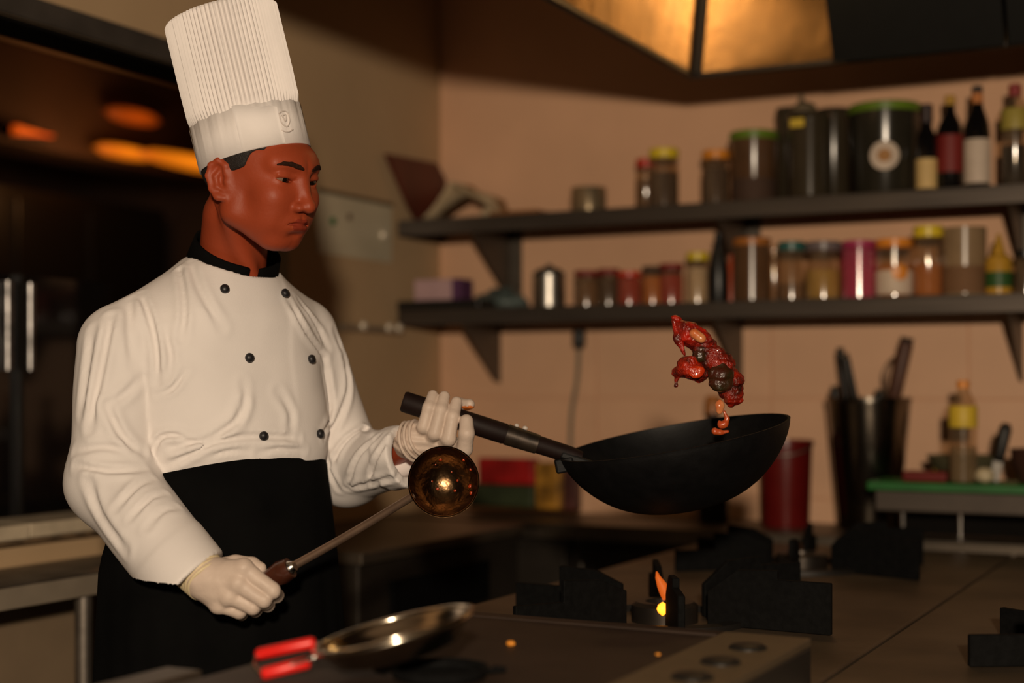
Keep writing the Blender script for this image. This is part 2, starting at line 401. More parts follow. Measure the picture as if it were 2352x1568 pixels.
fr = thing('undercounter_fridge', (-2.22, 3.5, 0), 'dark undercounter fridge with a black vent against the left wall', 'fridge')
bev(B().box(LX + 0.008, -1.98, 3.06, 3.93, 0.06, CZ - 0.03).make('body', CABM, fr), 0.006)
bev(B().box(LX + 0.008, -1.965, 3.05, 3.94, CZ - 0.03, CZ).make('top', CTM, fr), 0.003)
dr = bev(B().box(-1.98, -1.962, 3.08, 3.91, 0.10, 0.56).make('door', CABM, fr), 0.004)
B().tube([(-1.945, 3.16, 0.30), (-1.945, 3.16, 0.50)], 0.007, 8).make('handle', STEEL_D, dr)
bev(B().box(-1.98, -1.966, 3.20, 3.72, 0.60, 0.71).make('vent_panel', M('vent_black', (0.004, 0.004, 0.004), 0.8, spec=0.05), fr), 0.003)
for fx in (LX + 0.06, -2.03):
    for fy in (3.12, 3.87): B().lathe((fx, fy, 0), [(0.022, 0), (0.018, 0.06)], 12).make('foot', STEEL_D, fr)
# ================================================================== steel table by the opening (left)
TX = -2.27; TZ = 0.80
tb = thing('side_table', (-2.38, 1.9, 0), 'narrow steel table under the pass-through opening at left', 'table')
bev(B().box(LX + 0.006, TX, 0.6, 2.95, TZ - 0.006, TZ).make('table_top', STEEL_D, tb), 0.001, 1)
bev(B().box(TX - 0.005, TX, 0.6, 2.95, TZ - 0.05, TZ - 0.006).make('apron_rail', M('rail_grey', (0.30, 0.25, 0.19), 0.5, 0.2, 0.15, 10), tb), 0.001, 1)
for ly in (0.7, PX(192, 1450, TX - 0.03).y, 2.9):
    B().lathe((TX - 0.03, ly, 0), [(0.019, 0), (0.019, TZ - 0.006)], 16).make('leg', STEEL_D, tb, smooth=True, sharp=40)

# ================================================================== stove modules
SZ = 0.78
STOVE = M('stove_top_steel', (0.20, 0.145, 0.095), 0.5, 0.75, 0.35, 5, 0.03, 90)
SIDE = M('stove_side_steel', (0.10, 0.085, 0.07), 0.5, 0.8, 0.3, 6)
def stove(x0, x1, y0, y1, label):
    s = thing('stove', ((x0 + x1) / 2, (y0 + y1) / 2, 0), label, 'stove', 'stove modules under the hood')
    bev(B().box(x0, x1, y0, y1, SZ - 0.03, SZ).make('stove_top', STOVE, s), 0.004)
    B().box(x0 + 0.02, x1 - 0.02, y0 + 0.02, y1 - 0.02, 0.12, SZ - 0.03).make('body', SIDE, s)
    for lx in (x0 + 0.08, x1 - 0.08):
        for ly in (y0 + 0.08, y1 - 0.08):
            B().lathe((lx, ly, 0), [(0.025, 0), (0.02, 0.12)], 12).make('leg', STEEL_D, s)
    return s
st1 = stove(-1.37, -0.57, 2.045, 3.90, 'steel stove top with the lit front burner under the flying food')
st2 = stove(-0.562, 0.30, 2.045, 3.90, 'steel stove module right of the seam at the right edge')
def burner(s, cx, cy, rot, lit):
    ring = B().lathe((cx, cy, SZ), [(0.150, 0.0), (0.150, 0.010), (0.128, 0.012), (0.128, 0.0)], 36, cap0=False, cap1=False)
    ring.make('drip_ring', M('drip_ring_iron', (0.025, 0.022, 0.02), 0.5, 0.5), s, smooth=True, sharp=30)
    bc = B().lathe((cx, cy, SZ), [(0.060, 0.0), (0.060, 0.030), (0.052, 0.036), (0.035, 0.036), (0.033, 0.022), (0.0, 0.022)], 28, cap1=False)
    bc.make('burner_cap', M('burner_metal', (0.06, 0.05, 0.042), 0.4, 0.8), s, smooth=True, sharp=30)
    for k in range(6):
        a = rot + k * math.pi / 3; ca, sa = math.cos(a), math.sin(a)
        ho, hi_ = (0.048, 0.086) if ca < 0.2 else (0.088, 0.104)
        prof = [(0.085, 0.0), (0.31, 0.0), (0.31, ho), (0.215, ho), (0.215, hi_), (0.14, hi_ - 0.004), (0.085, 0.06)]
        pl = [(cx + r * ca + 0.006 * sa, cy + r * sa - 0.006 * ca, SZ + 0.001 + z) for r, z in prof]
        bev(B().prism(pl, (-0.012 * sa, 0.012 * ca, 0)).make('pan_support', IRON, s), 0.0015, 1)
burner(st1, -0.965, 2.50, math.radians(-4), True)
burner(st1, -0.965, 3.38, math.radians(40), False)
burner(st2, -0.13, 2.45, math.radians(30), False)
# flame on the front burner
FLM = M('flame_orange', (1, 0.3, 0.05), 0.5, emit=(1.0, 0.14, 0.010), estr=0.5, alpha=0.35)
FLC = M('flame_core', (1, 0.5, 0.1), 0.5, emit=(1.0, 0.30, 0.012), estr=2.6)
fb = KW(1522, 1398, 2.60)
fl_ = thing('burner_flame', (fb.x, fb.y, SZ + 0.036), 'small orange flame licking up from the front burner', 'flame')
B().lathe(fb, [(0.001, -0.012), (0.008, -0.006), (0.0105, 0.0), (0.008, 0.007), (0.001, 0.012)], 14).make('flame_core', FLC, fl_, smooth=True)
B().tube([KW(1532, 1375, 2.60), KW(1528, 1360, 2.6), KW(1520, 1343, 2.6), KW(1511, 1325, 2.6), KW(1508, 1312, 2.6)], [0.008, 0.0105, 0.009, 0.005, 0.0015], 10).make('flame_tongue', FLM, fl_, smooth=True)

# ================================================================== griddle in front of the stove
GZ = 0.85
gd = thing('griddle', (-0.86, 1.64, 0), 'low brown flat-top griddle with three dark knobs in the foreground', 'griddle')
GRM = M('griddle_plate', (0.055, 0.034, 0.024), 0.55, 0.5, 0.35, 9)
gx0, gx1, gy0, gy1 = -1.17, -0.567, 1.15, 2.035
bev(B().box(gx0, gx1, gy0, gy1, 0.70, GZ - 0.012).make('body', M('griddle_body', (0.014, 0.012, 0.010), 0.5), gd), 0.003)
sx = PZ(1640, 1460, GZ).x
bev(B().box(gx0 + 0.012, sx - 0.002, gy0 + 0.01, gy1 - 0.03, GZ - 0.012, GZ - 0.003).make('plate', GRM, gd), 0.002)
B().box(gx0, sx - 0.002, gy1 - 0.028, gy1, GZ - 0.012, GZ).make('rear_rim', GRM, gd)
bev(B().box(sx, gx1, gy0, gy1, GZ - 0.012, GZ).make('control_strip', M('control_strip_steel', (0.19, 0.14, 0.085), 0.5, 0.6), gd), 0.002)
for (px, py) in ((1718, 1488), (1655, 1521), (1590, 1556), (1515, 1600)):
    c = PZ(px, py, GZ)
    B().lathe(c, [(0.026, 0.0), (0.026, 0.002), (0.022, 0.005), (0.006, 0.0055)], 22).make('knob', BLACKM, gd, smooth=True, sharp=40)
for (x, y) in ((gx0 + 0.05, gy0 + 0.05), (gx1 - 0.05, gy0 + 0.05), (gx0 + 0.05, gy1 - 0.05), (gx1 - 0.05, gy1 - 0.05)):
    B().lathe((x, y, 0), [(0.022, 0), (0.022, 0.70)], 12).make('leg', STEEL_D, gd)
CRM = M('crumb_orange', (0.75, 0.28, 0.03), 0.5, 0, 0.3, 300)
for i, (px, py, s_) in enumerate(((1173, 1478, 0.0065), (1511, 1500, 0.0035))):
    c = PZ(px, py, GZ); c.z = GZ - 0.003
    V, F = surf(lambda p: ell(p, (c.x, c.y, c.z + s_ * 0.55), (s_, s_ * 0.8, s_ * 0.6)) + 0.0008 * n3(p, 700), (c.x - 0.01, c.y - 0.01, c.z - 0.003), (c.x + 0.01, c.y + 0.01, c.z + 0.012), 0.0008)
    tag(obj('food_crumb', V, F, CRM, None, c, True), ['larger orange food crumb lying on the griddle plate at left', 'smaller orange food crumb lying near the griddle knobs'][i], 'crumb', 'orange crumbs on the griddle')
# small steel work table at the lower edge
wt = thing('work_table', (-1.22, 1.2, 0), 'dark steel work table corner at the bottom edge below the red handle', 'table')
q0 = PZ(372, 1532, GZ)
bev(B().box(q0.x, gx0 - 0.006, 0.9, q0.y + 0.01, GZ - 0.03, GZ).make('table_top', M('table_brown_steel', (0.10, 0.075, 0.055), 0.5, 0.6), wt), 0.003)
for (x, y) in ((q0.x + 0.02, 0.95), (gx0 - 0.03, 0.95), (q0.x + 0.02, q0.y - 0.03), (gx0 - 0.03, q0.y - 0.03)):
    B().lathe((x, y, 0), [(0.015, 0), (0.015, GZ - 0.03)], 12).make('leg', STEEL_D, wt)
# ================================================================== vessels on the shelves and worktop
def pl(name, col, rough=0.35, **k): return M(name, col, rough, 0, 0.12, 20, **k)
CLEAR = clear_mat('clear_plastic', (0.92, 0.84, 0.72), 0.10)
CLEARP = clear_mat('pink_plastic', (0.85, 0.35, 0.42), 0.10, body=(0.7, 0.12, 0.22), haze=0.4)
C = dict(
    yellow=pl('lid_yellow', (0.85, 0.62, 0.03)), orange=pl('lid_orange', (0.85, 0.30, 0.03)), red=pl('lid_red', (0.60, 0.04, 0.02)),
    green=pl('lid_green', (0.14, 0.24, 0.02)), teal=pl('lid_teal', (0.03, 0.12, 0.11)), grey=pl('lid_grey', (0.16, 0.13, 0.14)),
    magenta=pl('lid_magenta', (0.42, 0.04, 0.13)), brown=pl('lid_brown', (0.42, 0.15, 0.03)), black=pl('cap_black', (0.008, 0.008, 0.008)),
    cream=pl('label_cream', (0.80, 0.55, 0.22), 0.6), white=pl('label_white', (0.72, 0.58, 0.46), 0.6), dred=pl('label_dark_red', (0.22, 0.015, 0.012), 0.6),
    dkbrown=pl('spice_dark', (0.07, 0.035, 0.02), 0.8), midbrown=pl('spice_brown', (0.20, 0.10, 0.045), 0.8), redspice=pl('spice_red', (0.42, 0.022, 0.012), 0.8),
    ospice=pl('spice_orange', (0.60, 0.20, 0.03), 0.8), wspice=pl('spice_white', (0.75, 0.62, 0.48), 0.8), yspice=pl('spice_yellow', (0.55, 0.36, 0.08), 0.8),
    pspice=pl('spice_pink', (0.50, 0.06, 0.10), 0.8), ylabel=pl('label_yellow', (0.75, 0.52, 0.04), 0.5), dglass=pl('dark_glass', (0.006, 0.005, 0.005), 0.12, coat=0.4),
    soy=pl('soy_liquid', (0.006, 0.004, 0.004), 0.1), smoke=pl('smoky_tub', (0.045, 0.034, 0.020), 0.2), brtub=pl('brown_tub', (0.11, 0.055, 0.026), 0.2),
    tan=pl('tan_tub', (0.30, 0.20, 0.11), 0.25), mustard=pl('mustard_plastic', (0.55, 0.30, 0.03), 0.35), dgreen=pl('label_green', (0.03, 0.10, 0.02), 0.5),
    redtub=pl('red_bucket_plastic', (0.13, 0.006, 0.005), 0.3), steelg=STEEL_B, steeld=STEEL_D, steel=STEEL)
JAR = [(0.90, 0), (1, 0.03), (1, 0.70), (0.88, 0.80), (0.84, 0.84), (0.84, 0.90)]
CYL = [(0.94, 0), (1, 0.02), (1, 0.90)]
TAPER = [(0.84, 0), (0.86, 0.02), (0.97, 0.90)]
def vessel(name, label, cat, x0, x1, ytop, Y, zb, prof, mat, extra=(), group=None, n=26):
    xc = (x0 + x1) / 2; d = depthY(xc, Y); p = PY(xc, ytop, Y); H = p.z - zb; R = (x1 - x0) / 2 * d / FPX
    base = (p.x, p.y, zb)
    t = thing(name, base, label, cat, group)
    if prof: B().lathe(base, [(r * R, z * H) for r, z in prof], n).make('body', mat, t, smooth=True, sharp=35)
    for e in extra:
        nm, pr, m = e[:3]
        B().lathe(base, [(r * R, z * H) for r, z in pr], n).make(nm, m, t, smooth=True, sharp=35)
    return t, np.array(base), R, H
def lid(z0=0.86, r=1.0): return [(r * 0.97, z0), (r, z0 + 0.005), (r, 0.985), (r * 0.94, 1.0)]
def jar(label, x0, x1, yt, Y, zb, content, lidc, fill=0.6, group='jars on the lower shelf', shell=CLEAR, prof=JAR):
    return vessel('spice_jar', label, 'jar', x0, x1, yt, Y, zb, prof, shell,
                  [('contents', [(0.85, 0.012), (0.94, 0.035), (0.94, fill), (0.90, fill + 0.01)], C[content]), ('lid', lid(0.84), C[lidc])], group)
EPS = 0.0005
z1, z2, zc = Z1 + EPS, Z2 + EPS, CZ + EPS
# ---- upper shelf
G1 = 'tubs and jars on the upper shelf'
t, b_, R, H = vessel('steel_tin', 'short shiny steel tin alone on the left of the upper shelf', 'tin', 1311, 1393, 432, 4.17, z1, [(0.97, 0), (1, 0.03), (1, 0.97), (0.98, 1.0), (0.93, 1.0), (0.93, 0.85)], M('tin_plate', (0.42, 0.32, 0.20), 0.28, 0.7, 0.1, 20))
jar('narrow jar with red lid behind the yellow-lidded jar on upper shelf', 1460, 1508, 366, 4.27, z1, 'midbrown', 'red', 0.62, G1)
jar('clear jar with yellow lid and dark contents on the upper shelf', 1490, 1560, 343, 4.19, z1, 'dkbrown', 'yellow', 0.6, G1)
jar('jar with orange lid and dark contents beside the green-lidded tub', 1612, 1676, 347, 4.18, z1, 'dkbrown', 'orange', 0.66, G1)
vessel('food_tub', 'brown tub with a green lid, smaller of the two green-lidded tubs', 'tub', 1676, 1786, 305, 4.17, z1, TAPER, C['brtub'],
       [('lid', lid(0.88, 1.02), C['green']), ('contents_band', [(0.90, 0.03), (0.93, 0.33)], C['dkbrown'])], G1)
vessel('food_tub', 'tall dark lidless tub left of the tub with a bag', 'tub', 1782, 1850, 250, 4.27, z1, CYL, C['smoke'], [('rim', [(1.02, 0.90), (1.03, 0.97), (0.98, 1.0)], C['smoke'])], G1)
t, b_, R, H = vessel('food_tub', 'tall smoky tub topped by a crumpled plastic bag with a yellow tag', 'tub', 1812, 1908, 262, 4.135, z1, CYL, C['smoke'], [('rim', [(1.02, 0.90), (1.03, 0.96), (0.98, 1.0)], C['smoke'])], G1)
cb = PY(1850, 262, 4.135)
V, F = surf(lambda p: smin(ell(p, (cb.x - 0.005, cb.y, cb.z + 0.010), (0.038, 0.03, 0.022)), cap(p, (cb.x - 0.01, cb.y, cb.z + 0.02), (cb.x - 0.012, cb.y, cb.z + 0.055), 0.012, 0.004), 0.012) + 0.004 * n3(p, 130) - 0.001,
            (cb.x - 0.07, cb.y - 0.06, cb.z + 0.0012), (cb.x + 0.07, cb.y + 0.06, cb.z + 0.08), 0.004)
obj('plastic_bag', V, F, M('crumpled_bag', (0.20, 0.15, 0.09), 0.4, 0, 0.4, 30), t, None, True)
yt_ = PY(1845, 290, 4.135)
B().obox((yt_.x, yt_.y - R - 0.003, yt_.z), (1, 0, 0), (0, 1, 0), (0, 0, 1), 0.020, 0.002, 0.012).make('tag', C['ylabel'], t)
vessel('food_tub', 'tall smoky tub between the bagged tub and the largest tub', 'tub', 1876, 1952, 252, 4.285, z1, CYL, C['smoke'], [('rim', [(1.02, 0.90), (1.03, 0.97), (0.98, 1.0)], C['smoke'])], G1)
t, b_, R, H = vessel('food_tub', 'largest dark tub with green lid and round white label', 'tub', 1950, 2114, 244, 4.19, z1, TAPER, M('dark_tub', (0.028, 0.024, 0.016), 0.2), [('lid', lid(0.90, 1.03), C['green'])], G1)
# round label wrapped on its face
lc = PY(2028, 368, 4.19); ang0 = math.atan2(-1, 0) + 0.27
def disc_on(t, name, base, Rf, ac, z, rr, mat, off):
    V, F = [], []; N = 24
    V.append((base[0] + (Rf(z) + off) * math.cos(ac), base[1] + (Rf(z) + off) * math.sin(ac), z))
    for k in range(N):
        a = 2 * math.pi * k / N; zz = z + rr * math.sin(a); aa = ac + rr * math.cos(a) / Rf(z)
        V.append((base[0] + (Rf(zz) + off) * math.cos(aa), base[1] + (Rf(zz) + off) * math.sin(aa), zz))
    F = [(0, 1 + k, 1 + (k + 1) % N) for k in range(N)]
    # give it a little thickness
    n = len(V); V2 = [((v[0] - base[0]) * 0.985 + base[0], (v[1] - base[1]) * 0.985 + base[1], v[2]) for v in V]
    F2 = [tuple(reversed([i + n for i in f])) for f in F] + [(1 + k, n + 1 + k, n + 1 + (k + 1) % N, 1 + (k + 1) % N) for k in range(N)]
    return obj(name, V + V2, F + F2, mat, t)
Rf = lambda z: R * (0.86 + 0.11 * (z - b_[2]) / H)
lb = disc_on(t, 'round_label', b_, Rf, ang0 - 0.05, lc.z, 0.040, C['white'], 0.002)
disc_on(lb, 'label_centre', b_, Rf, ang0 - 0.05, lc.z, 0.018, pl('label_ochre', (0.45, 0.20, 0.04), 0.6), 0.004)
BOT = [(0.92, 0), (1, 0.02), (1, 0.60), (0.85, 0.70), (0.42, 0.82), (0.38, 0.86), (0.38, 0.93)]
GB = 'sauce bottles on the upper shelf'
vessel('sauce_bottle', 'small dark sauce bottle with black cap and cream label', 'bottle', 2104, 2152, 240, 4.15, z1, [(0.92, 0), (1, 0.02), (1, 0.55), (0.80, 0.66), (0.52, 0.74), (0.52, 0.80)], C['dglass'],
       [('cap', [(0.60, 0.79), (0.60, 0.985), (0.5, 1)], pl('cap_maroon', (0.03, 0.012, 0.012))), ('label', [(1.012, 0.04), (1.015, 0.045), (1.015, 0.37), (1.012, 0.375)], C['cream'])], GB)
vessel('sauce_bottle', 'sauce bottle with yellow cap and dark red label', 'bottle', 2152, 2212, 220, 4.18, z1, BOT, C['dglass'],
       [('cap', [(0.42, 0.90), (0.42, 0.99), (0.36, 1)], C['mustard']), ('label', [(1.012, 0.2), (1.015, 0.205), (1.015, 0.58), (1.012, 0.585)], C['dred'])], GB)
vessel('sauce_bottle', 'slim black sauce bottle with orange neck band and white label', 'bottle', 2215, 2274, 198, 4.14, z1, [(0.92, 0), (1, 0.02), (1, 0.54), (0.9, 0.64), (0.5, 0.78), (0.40, 0.84), (0.38, 0.93)], C['dglass'],
       [('cap', [(0.42, 0.93), (0.42, 0.99), (0.36, 1)], C['black']), ('neck_label', [(0.46, 0.83), (0.42, 0.93)], pl('neck_orange', (0.62, 0.22, 0.06))),
        ('label', [(1.012, 0.05), (1.02, 0.055), (1.02, 0.47), (1.012, 0.475)], C['white'])], GB)
vessel('sauce_bottle', 'clear bottle with red cap and yellow label half full of dark sauce', 'bottle', 2300, 2362, 194, 4.14, z1, [(0.92, 0), (1, 0.02), (1, 0.70), (0.85, 0.80), (0.45, 0.88), (0.42, 0.9)], CLEAR,
       [('cap', [(0.45, 0.88), (0.46, 0.985), (0.38, 1)], pl('cap_darkred', (0.28, 0.012, 0.012))), ('label', [(1.01, 0.55), (1.015, 0.555), (1.015, 0.75), (0.99, 0.755)], pl('label_olive', (0.42, 0.33, 0.06), 0.5)),
        ('liquid', [(0.88, 0.01), (0.95, 0.03), (0.95, 0.40), (0.0, 0.40)], C['soy'])], GB)
# board and papers at the left end of the upper shelf
bx_ = LX + 0.035
q = [PX(893, 352, bx_), PX(1010, 374, bx_), PX(1030, 415, bx_), PX(1020, 470, bx_), PX(1010, 514, bx_), PX(955, 520, bx_), PX(935, 470, bx_)]
cbm = thing('chopping_board', (bx_, q[4].y, z1), 'dark red-brown chopping board leaning at the left end of upper shelf', 'board')
q[4].z = q[5].z = z1 + 0.001
bev(B().prism([(bx_ - 0.10 * (v.z - z1), min(v.y, BY - 0.012), v.z) for v in q], (0.014, 0, 0)).make('board', M('red_brown_wood', (0.115, 0.022, 0.012), 0.45, 0, 0.35, 7, stretch=(1, 1, 0.2)), cbm), 0.003)
PAPER = M('cream_paper', (0.55, 0.42, 0.26), 0.8, 0, 0.25, 12)
pp = PY(1090, 500, 4.14)
tp = thing('paper_stack', (pp.x, pp.y, z1), 'curled pile of cream paper sheets beside the leaning board', 'paper')
for i in range(4):
    a_, b2 = 970 + i * 9, 1145 - i * 16
    pts = []
    top = [(a_, 500 - i * 6), (a_ + 35, 470 - i * 17), (1060, 432 - i * 4 + 12), (1120, 470 - i * 5), (b2, 508)]
    spn = spline([PY(x, y, 4.15 + 0.02 * i) for x, y in top], 5)
    V, F = [], []
    for p in spn:
        zz = max(p[2], z1 + 0.003 + 0.003 * i)
        V += [(p[0], p[1], zz), (p[0] + 0.01, p[1] + 0.11, zz)]
    nn = len(spn)
    F = [(2 * k, 2 * k + 2, 2 * k + 3, 2 * k + 1) for k in range(nn - 1)]
    so = obj('sheet', V, F, PAPER, tp, None, True); md = so.modifiers.new('thick', 'SOLIDIFY'); md.thickness = 0.0025
qq = PY(1200, 515, 4.12)
tag(bev(B().box(qq.x - 0.10, qq.x + 0.07, 4.085, 4.20, z1, z1 + 0.012).make('wrapping_card', M('orange_card', (0.28, 0.11, 0.03), 0.7), None, (qq.x, 4.14, z1)), 0.002), 'flat orange-brown card lying on upper shelf left of the steel tin', 'card')
# ---- lower shelf
tr = PY(1020, 700, 4.14)
tag(bev(B().box(PY(925, 700, 4.14).x, PY(1118, 700, 4.14).x, 4.09, 4.205, z2, z2 + 0.030).make('black_tray', BLACKM, None, (tr.x, 4.17, z2)), 0.006), 'flat black tray at the left end of the lower shelf', 'tray')
a = PY(962, 690, 4.14).x; bb = PY(1068, 690, 4.14).x; zt = PY(1010, 642, 4.14).z
pk = thing('food_packet', ((a + bb) / 2, 4.17, z2 + 0.0305), 'white and purple box standing on the black tray', 'box')
bev(B().box(a, bb - 0.032, 4.11, 4.195, z2 + 0.0305, zt).make('white_panel', pl('box_lilac', (0.55, 0.36, 0.38), 0.6), pk), 0.003)
bev(B().box(bb - 0.032, bb, 4.11, 4.195, z2 + 0.0305, zt).make('purple_panel', pl('box_purple', (0.10, 0.03, 0.10), 0.6), pk), 0.003)
BAG = M('bluish_bag', (0.20, 0.19, 0.18), 0.35, 0, 0.5, 25, alpha=0.9)
for i, (xc, yc, rx, rz, m_, lab) in enumerate(((1010, 650, 0.075, 0.085, BAG, 'limp grey plastic bag behind the white and purple box'), (1150, 668, 0.105, 0.055, M('teal_bag', (0.13, 0.17, 0.16), 0.35, 0, 0.6, 22), 'crumpled bluish plastic bag between the tray and the steel canister'))):
    c = PY(xc, yc, 4.285); c = (c.x, c.y, c.z)
    V, F = surf(lambda p: np.maximum(ell(p, (c[0], c[1], z2 + rz * 0.55), (rx, 0.045, rz * 0.75)) + 0.010 * n3(p, 55, i) + 0.004 * n3(p, 140, i), z2 + 0.001 - p[2]),
                (c[0] - rx - 0.03, c[1] - 0.08, z2 - 0.01), (c[0] + rx + 0.03, c[1] + 0.08, z2 + 0.16), 0.006)
    tag(obj('plastic_bag', V, F, m_, None, (c[0], c[1], z2), True), lab, 'bag', 'plastic bags on the lower shelf')
vessel('steel_canister', 'steel canister with a domed lid left of the small red-lidded jars', 'canister', 1224, 1298, 606, 4.17, z2, [(0.96, 0), (1, 0.02), (1, 0.74)], STEEL,
       [('lid', [(1.03, 0.74), (1.03, 0.78), (0.7, 0.88), (0.2, 0.93), (0.15, 1.0), (0.05, 1.0)], STEEL_D)])
G2 = 'jars on the lower shelf'
jar('small dark jar with dark red lid next to the steel canister', 1318, 1376, 622, 4.17, z2, 'midbrown', 'dred', 0.7)
jar('small brown jar with dark red lid, second from the steel canister', 1372, 1424, 618, 4.20, z2, 'dkbrown', 'dred', 0.7)
jar('small jar of red spice with red lid', 1416, 1474, 624, 4.16, z2, 'redspice', 'red', 0.78)
jar('small jar of orange spice with a dark lid', 1474, 1524, 612, 4.18, z2, 'ospice', 'dkbrown', 0.72)
jar('small jar with dark red lid and red and orange contents', 1514, 1570, 606, 4.19, z2, 'redspice', 'dred', 0.72)
jar('jar of white powder with a yellow lid', 1576, 1628, 580, 4.23, z2, 'wspice', 'yellow', 0.7)
vessel('dark_bottle', 'slender black bottle tapering to a point beside the white powder jar', 'bottle', 1626, 1674, 536, 4.15, z2, [(0.95, 0), (1, 0.02), (1, 0.45), (0.75, 0.70), (0.42, 0.88), (0.40, 1.0)], C['black'])
vessel('squeeze_tube', 'thin orange-red plastic tube standing behind the black bottle', 'tube', 1668, 1692, 585, 4.22, z2, [(0.8, 0), (1, 0.02), (1, 0.75), (0.5, 0.85), (0.45, 1.0)], pl('tube_orange', (0.55, 0.09, 0.03)))
vessel('spice_jar', 'wide brown container with flat orange-brown lid', 'jar', 1684, 1770, 548, 4.15, z2, CYL, C['brtub'], [('lid', lid(0.88, 1.03), C['brown'])], G2)
vessel('spice_jar', 'narrow clear empty jar squeezed right of the wide brown container', 'jar', 1764, 1792, 566, 4.24, z2, JAR, CLEAR, [('lid', lid(0.86), CLEAR)], G2)
jar('clear jar with teal lid', 1786, 1850, 556, 4.15, z2, 'midbrown', 'teal', 0.28)
jar('jar with grey lid and yellowish contents', 1850, 1932, 556, 4.15, z2, 'yspice', 'grey', 0.5, prof=[(0.90, 0), (1, 0.03), (1, 0.50), (0.80, 0.74), (0.78, 0.86)])
jar('pink jar with magenta lid', 1934, 2012, 554, 4.15, z2, 'pspice', 'magenta', 0.5, shell=CLEARP, prof=CYL)
t, b_, R, H = jar('clear jar with orange lid and white and orange label', 2012, 2096, 550, 4.15, z2, 'ospice', 'orange', 0.55, prof=CYL)
B().lathe(b_, [(1.005 * R, 0.05 * H), (1.012 * R, 0.055 * H), (1.012 * R, 0.45 * H), (1.005 * R, 0.455 * H)], 26).make('label', C['white'], t, smooth=True, sharp=35)
Rc = lambda z: R * 1.012
disc_on(t, 'label_flower', b_, Rc, ang0 + 0.25, b_[2] + 0.42 * H, 0.022, C['orange'], 0.0015)
jar('clear jar with yellow lid and reddish contents right of the labelled jar', 2098, 2166, 520, 4.15, z2, 'ospice', 'yellow', 0.45)
vessel('storage_container', 'tall tan translucent container without a lid on lower shelf', 'container', 2166, 2264, 524, 4.16, z2, [(0.94, 0), (1, 0.02), (1, 1.0), (0.95, 1.0), (0.95, 0.9)], C['tan'], [('contents_band', [(1.004, 0.04), (1.006, 0.05), (1.006, 0.42), (1.004, 0.43)], C['midbrown'])])
vessel('squeeze_bottle', 'mustard yellow squeeze bottle with pointed tip and green label', 'bottle', 2264, 2324, 536, 4.15, z2, [(0.92, 0), (1, 0.02), (1, 0.55), (0.85, 0.62), (0.5, 0.66)], C['mustard'],
       [('nozzle', [(0.55, 0.64), (0.5, 0.70), (0.18, 0.95), (0.10, 1.0)], C['mustard']), ('label', [(1.006, 0.12), (1.012, 0.13), (1.012, 0.36), (1.006, 0.37)], C['dgreen'])])
jar('small black jar at the right end of lower shelf', 2330, 2384, 575, 4.16, z2, 'dkbrown', 'black', 0.7)
# ---- worktop
vessel('sauce_bottle', 'tall dark bottle with an orange cap standing behind the wok', 'bottle', 1602, 1674, 908, 4.22, zc, BOT, C['dglass'], [('cap', [(0.5, 0.86), (0.5, 0.98), (0.4, 1)], C['brown'])])
t, b_, R, H = vessel('red_bucket', 'dark red plastic bucket on the worktop behind the wok', 'bucket', 1744, 1866, 1010, 4.20, zc, [(0.86, 0), (0.88, 0.02), (0.98, 0.92), (1.03, 0.93), (1.03, 1.0), (0.96, 1.0), (0.93, 0.9)], C['redtub'])
B().tube(spline([b_ + np.array([R * 1.02 * math.cos(a), R * 1.02 * math.sin(a), H * (0.95 - 0.12 * math.sin((a - math.pi) / math.pi * math.pi))]) for a in np.linspace(math.pi, 2 * math.pi, 7)], 4), 0.003, 8).make('handle', STEEL_D, t)
t, b_, R, H = vessel('utensil_bucket', 'tall tapered steel bucket full of cooking utensils', 'bucket', 1898, 2092, 912, 4.238, zc, [(0.68, 0), (0.70, 0.02), (0.98, 0.96), (1.0, 0.965), (1.0, 1.0), (0.95, 1.0), (0.93, 0.95), (0.66, 0.05)], M('bucket_steel', (0.16, 0.14, 0.115), 0.2, 1.0, 0.2, 20))
top = b_ + np.array([0, 0, H])
def utensil(name, label, foot, tip, r0, r1, mat, kind=None):
    foot = np.array(foot, float); tip = np.array(tip, float)
    u = thing(name, tuple(foot), label, 'utensil', 'utensils standing in the steel bucket')
    bo = B().tube([foot, foot + (tip - foot) * 0.55, tip], [r0, r0, r1], 10).make('shaft', STEEL_D, u, smooth=True)
    mid = foot + (tip - foot) * 0.62
    B().tube([mid, mid + (tip - mid) * 0.1, mid + (tip - mid) * 0.9, tip], [r0 * 1.2, r1, r1 * 1.1, r1 * 0.7], 12).make('grip', mat, u, smooth=True)
    return u
DW = M('dark_wood', (0.10, 0.035, 0.018), 0.5, 0, 0.3, 40)
base_in = b_ + np.array([0, 0, 0.03])
utensil('tongs', 'black-handled tongs sticking up at left of the steel bucket', base_in + [-0.03, 0.03, 0], PY(1929, 798, 4.23), 0.006, 0.011, BLACKM)
utensil('spatula', 'black spatula handle crossing the tongs in the steel bucket', base_in + [0.045, -0.03, 0], PY(1941, 812, 4.14), 0.006, 0.010, BLACKM)
utensil('cooking_spoon', 'short black handle leaning on the left rim of the steel bucket', base_in + [-0.05, -0.03, 0], PY(1916, 886, 4.19), 0.006, 0.012, BLACKM)
utensil('wooden_spatula', 'wide dark wooden spatula rising at the right of the steel bucket', base_in + [0.0, 0.0, 0], PY(2084, 775, 4.24), 0.010, 0.019, DW)
u = thing('whisk', (b_[0], b_[1] - 0.03, b_[2] + 0.03), 'thin wire whisk beside the wooden spatula in the bucket', 'utensil', 'utensils standing in the steel bucket')
wb0 = np.array(PY(2030, 920, 4.30)); wt0 = np.array(PY(2058, 818, 4.31))
B().tube([base_in + [0.0, 0.05, 0], wb0], 0.006, 8).make('handle', STEEL_D, u)
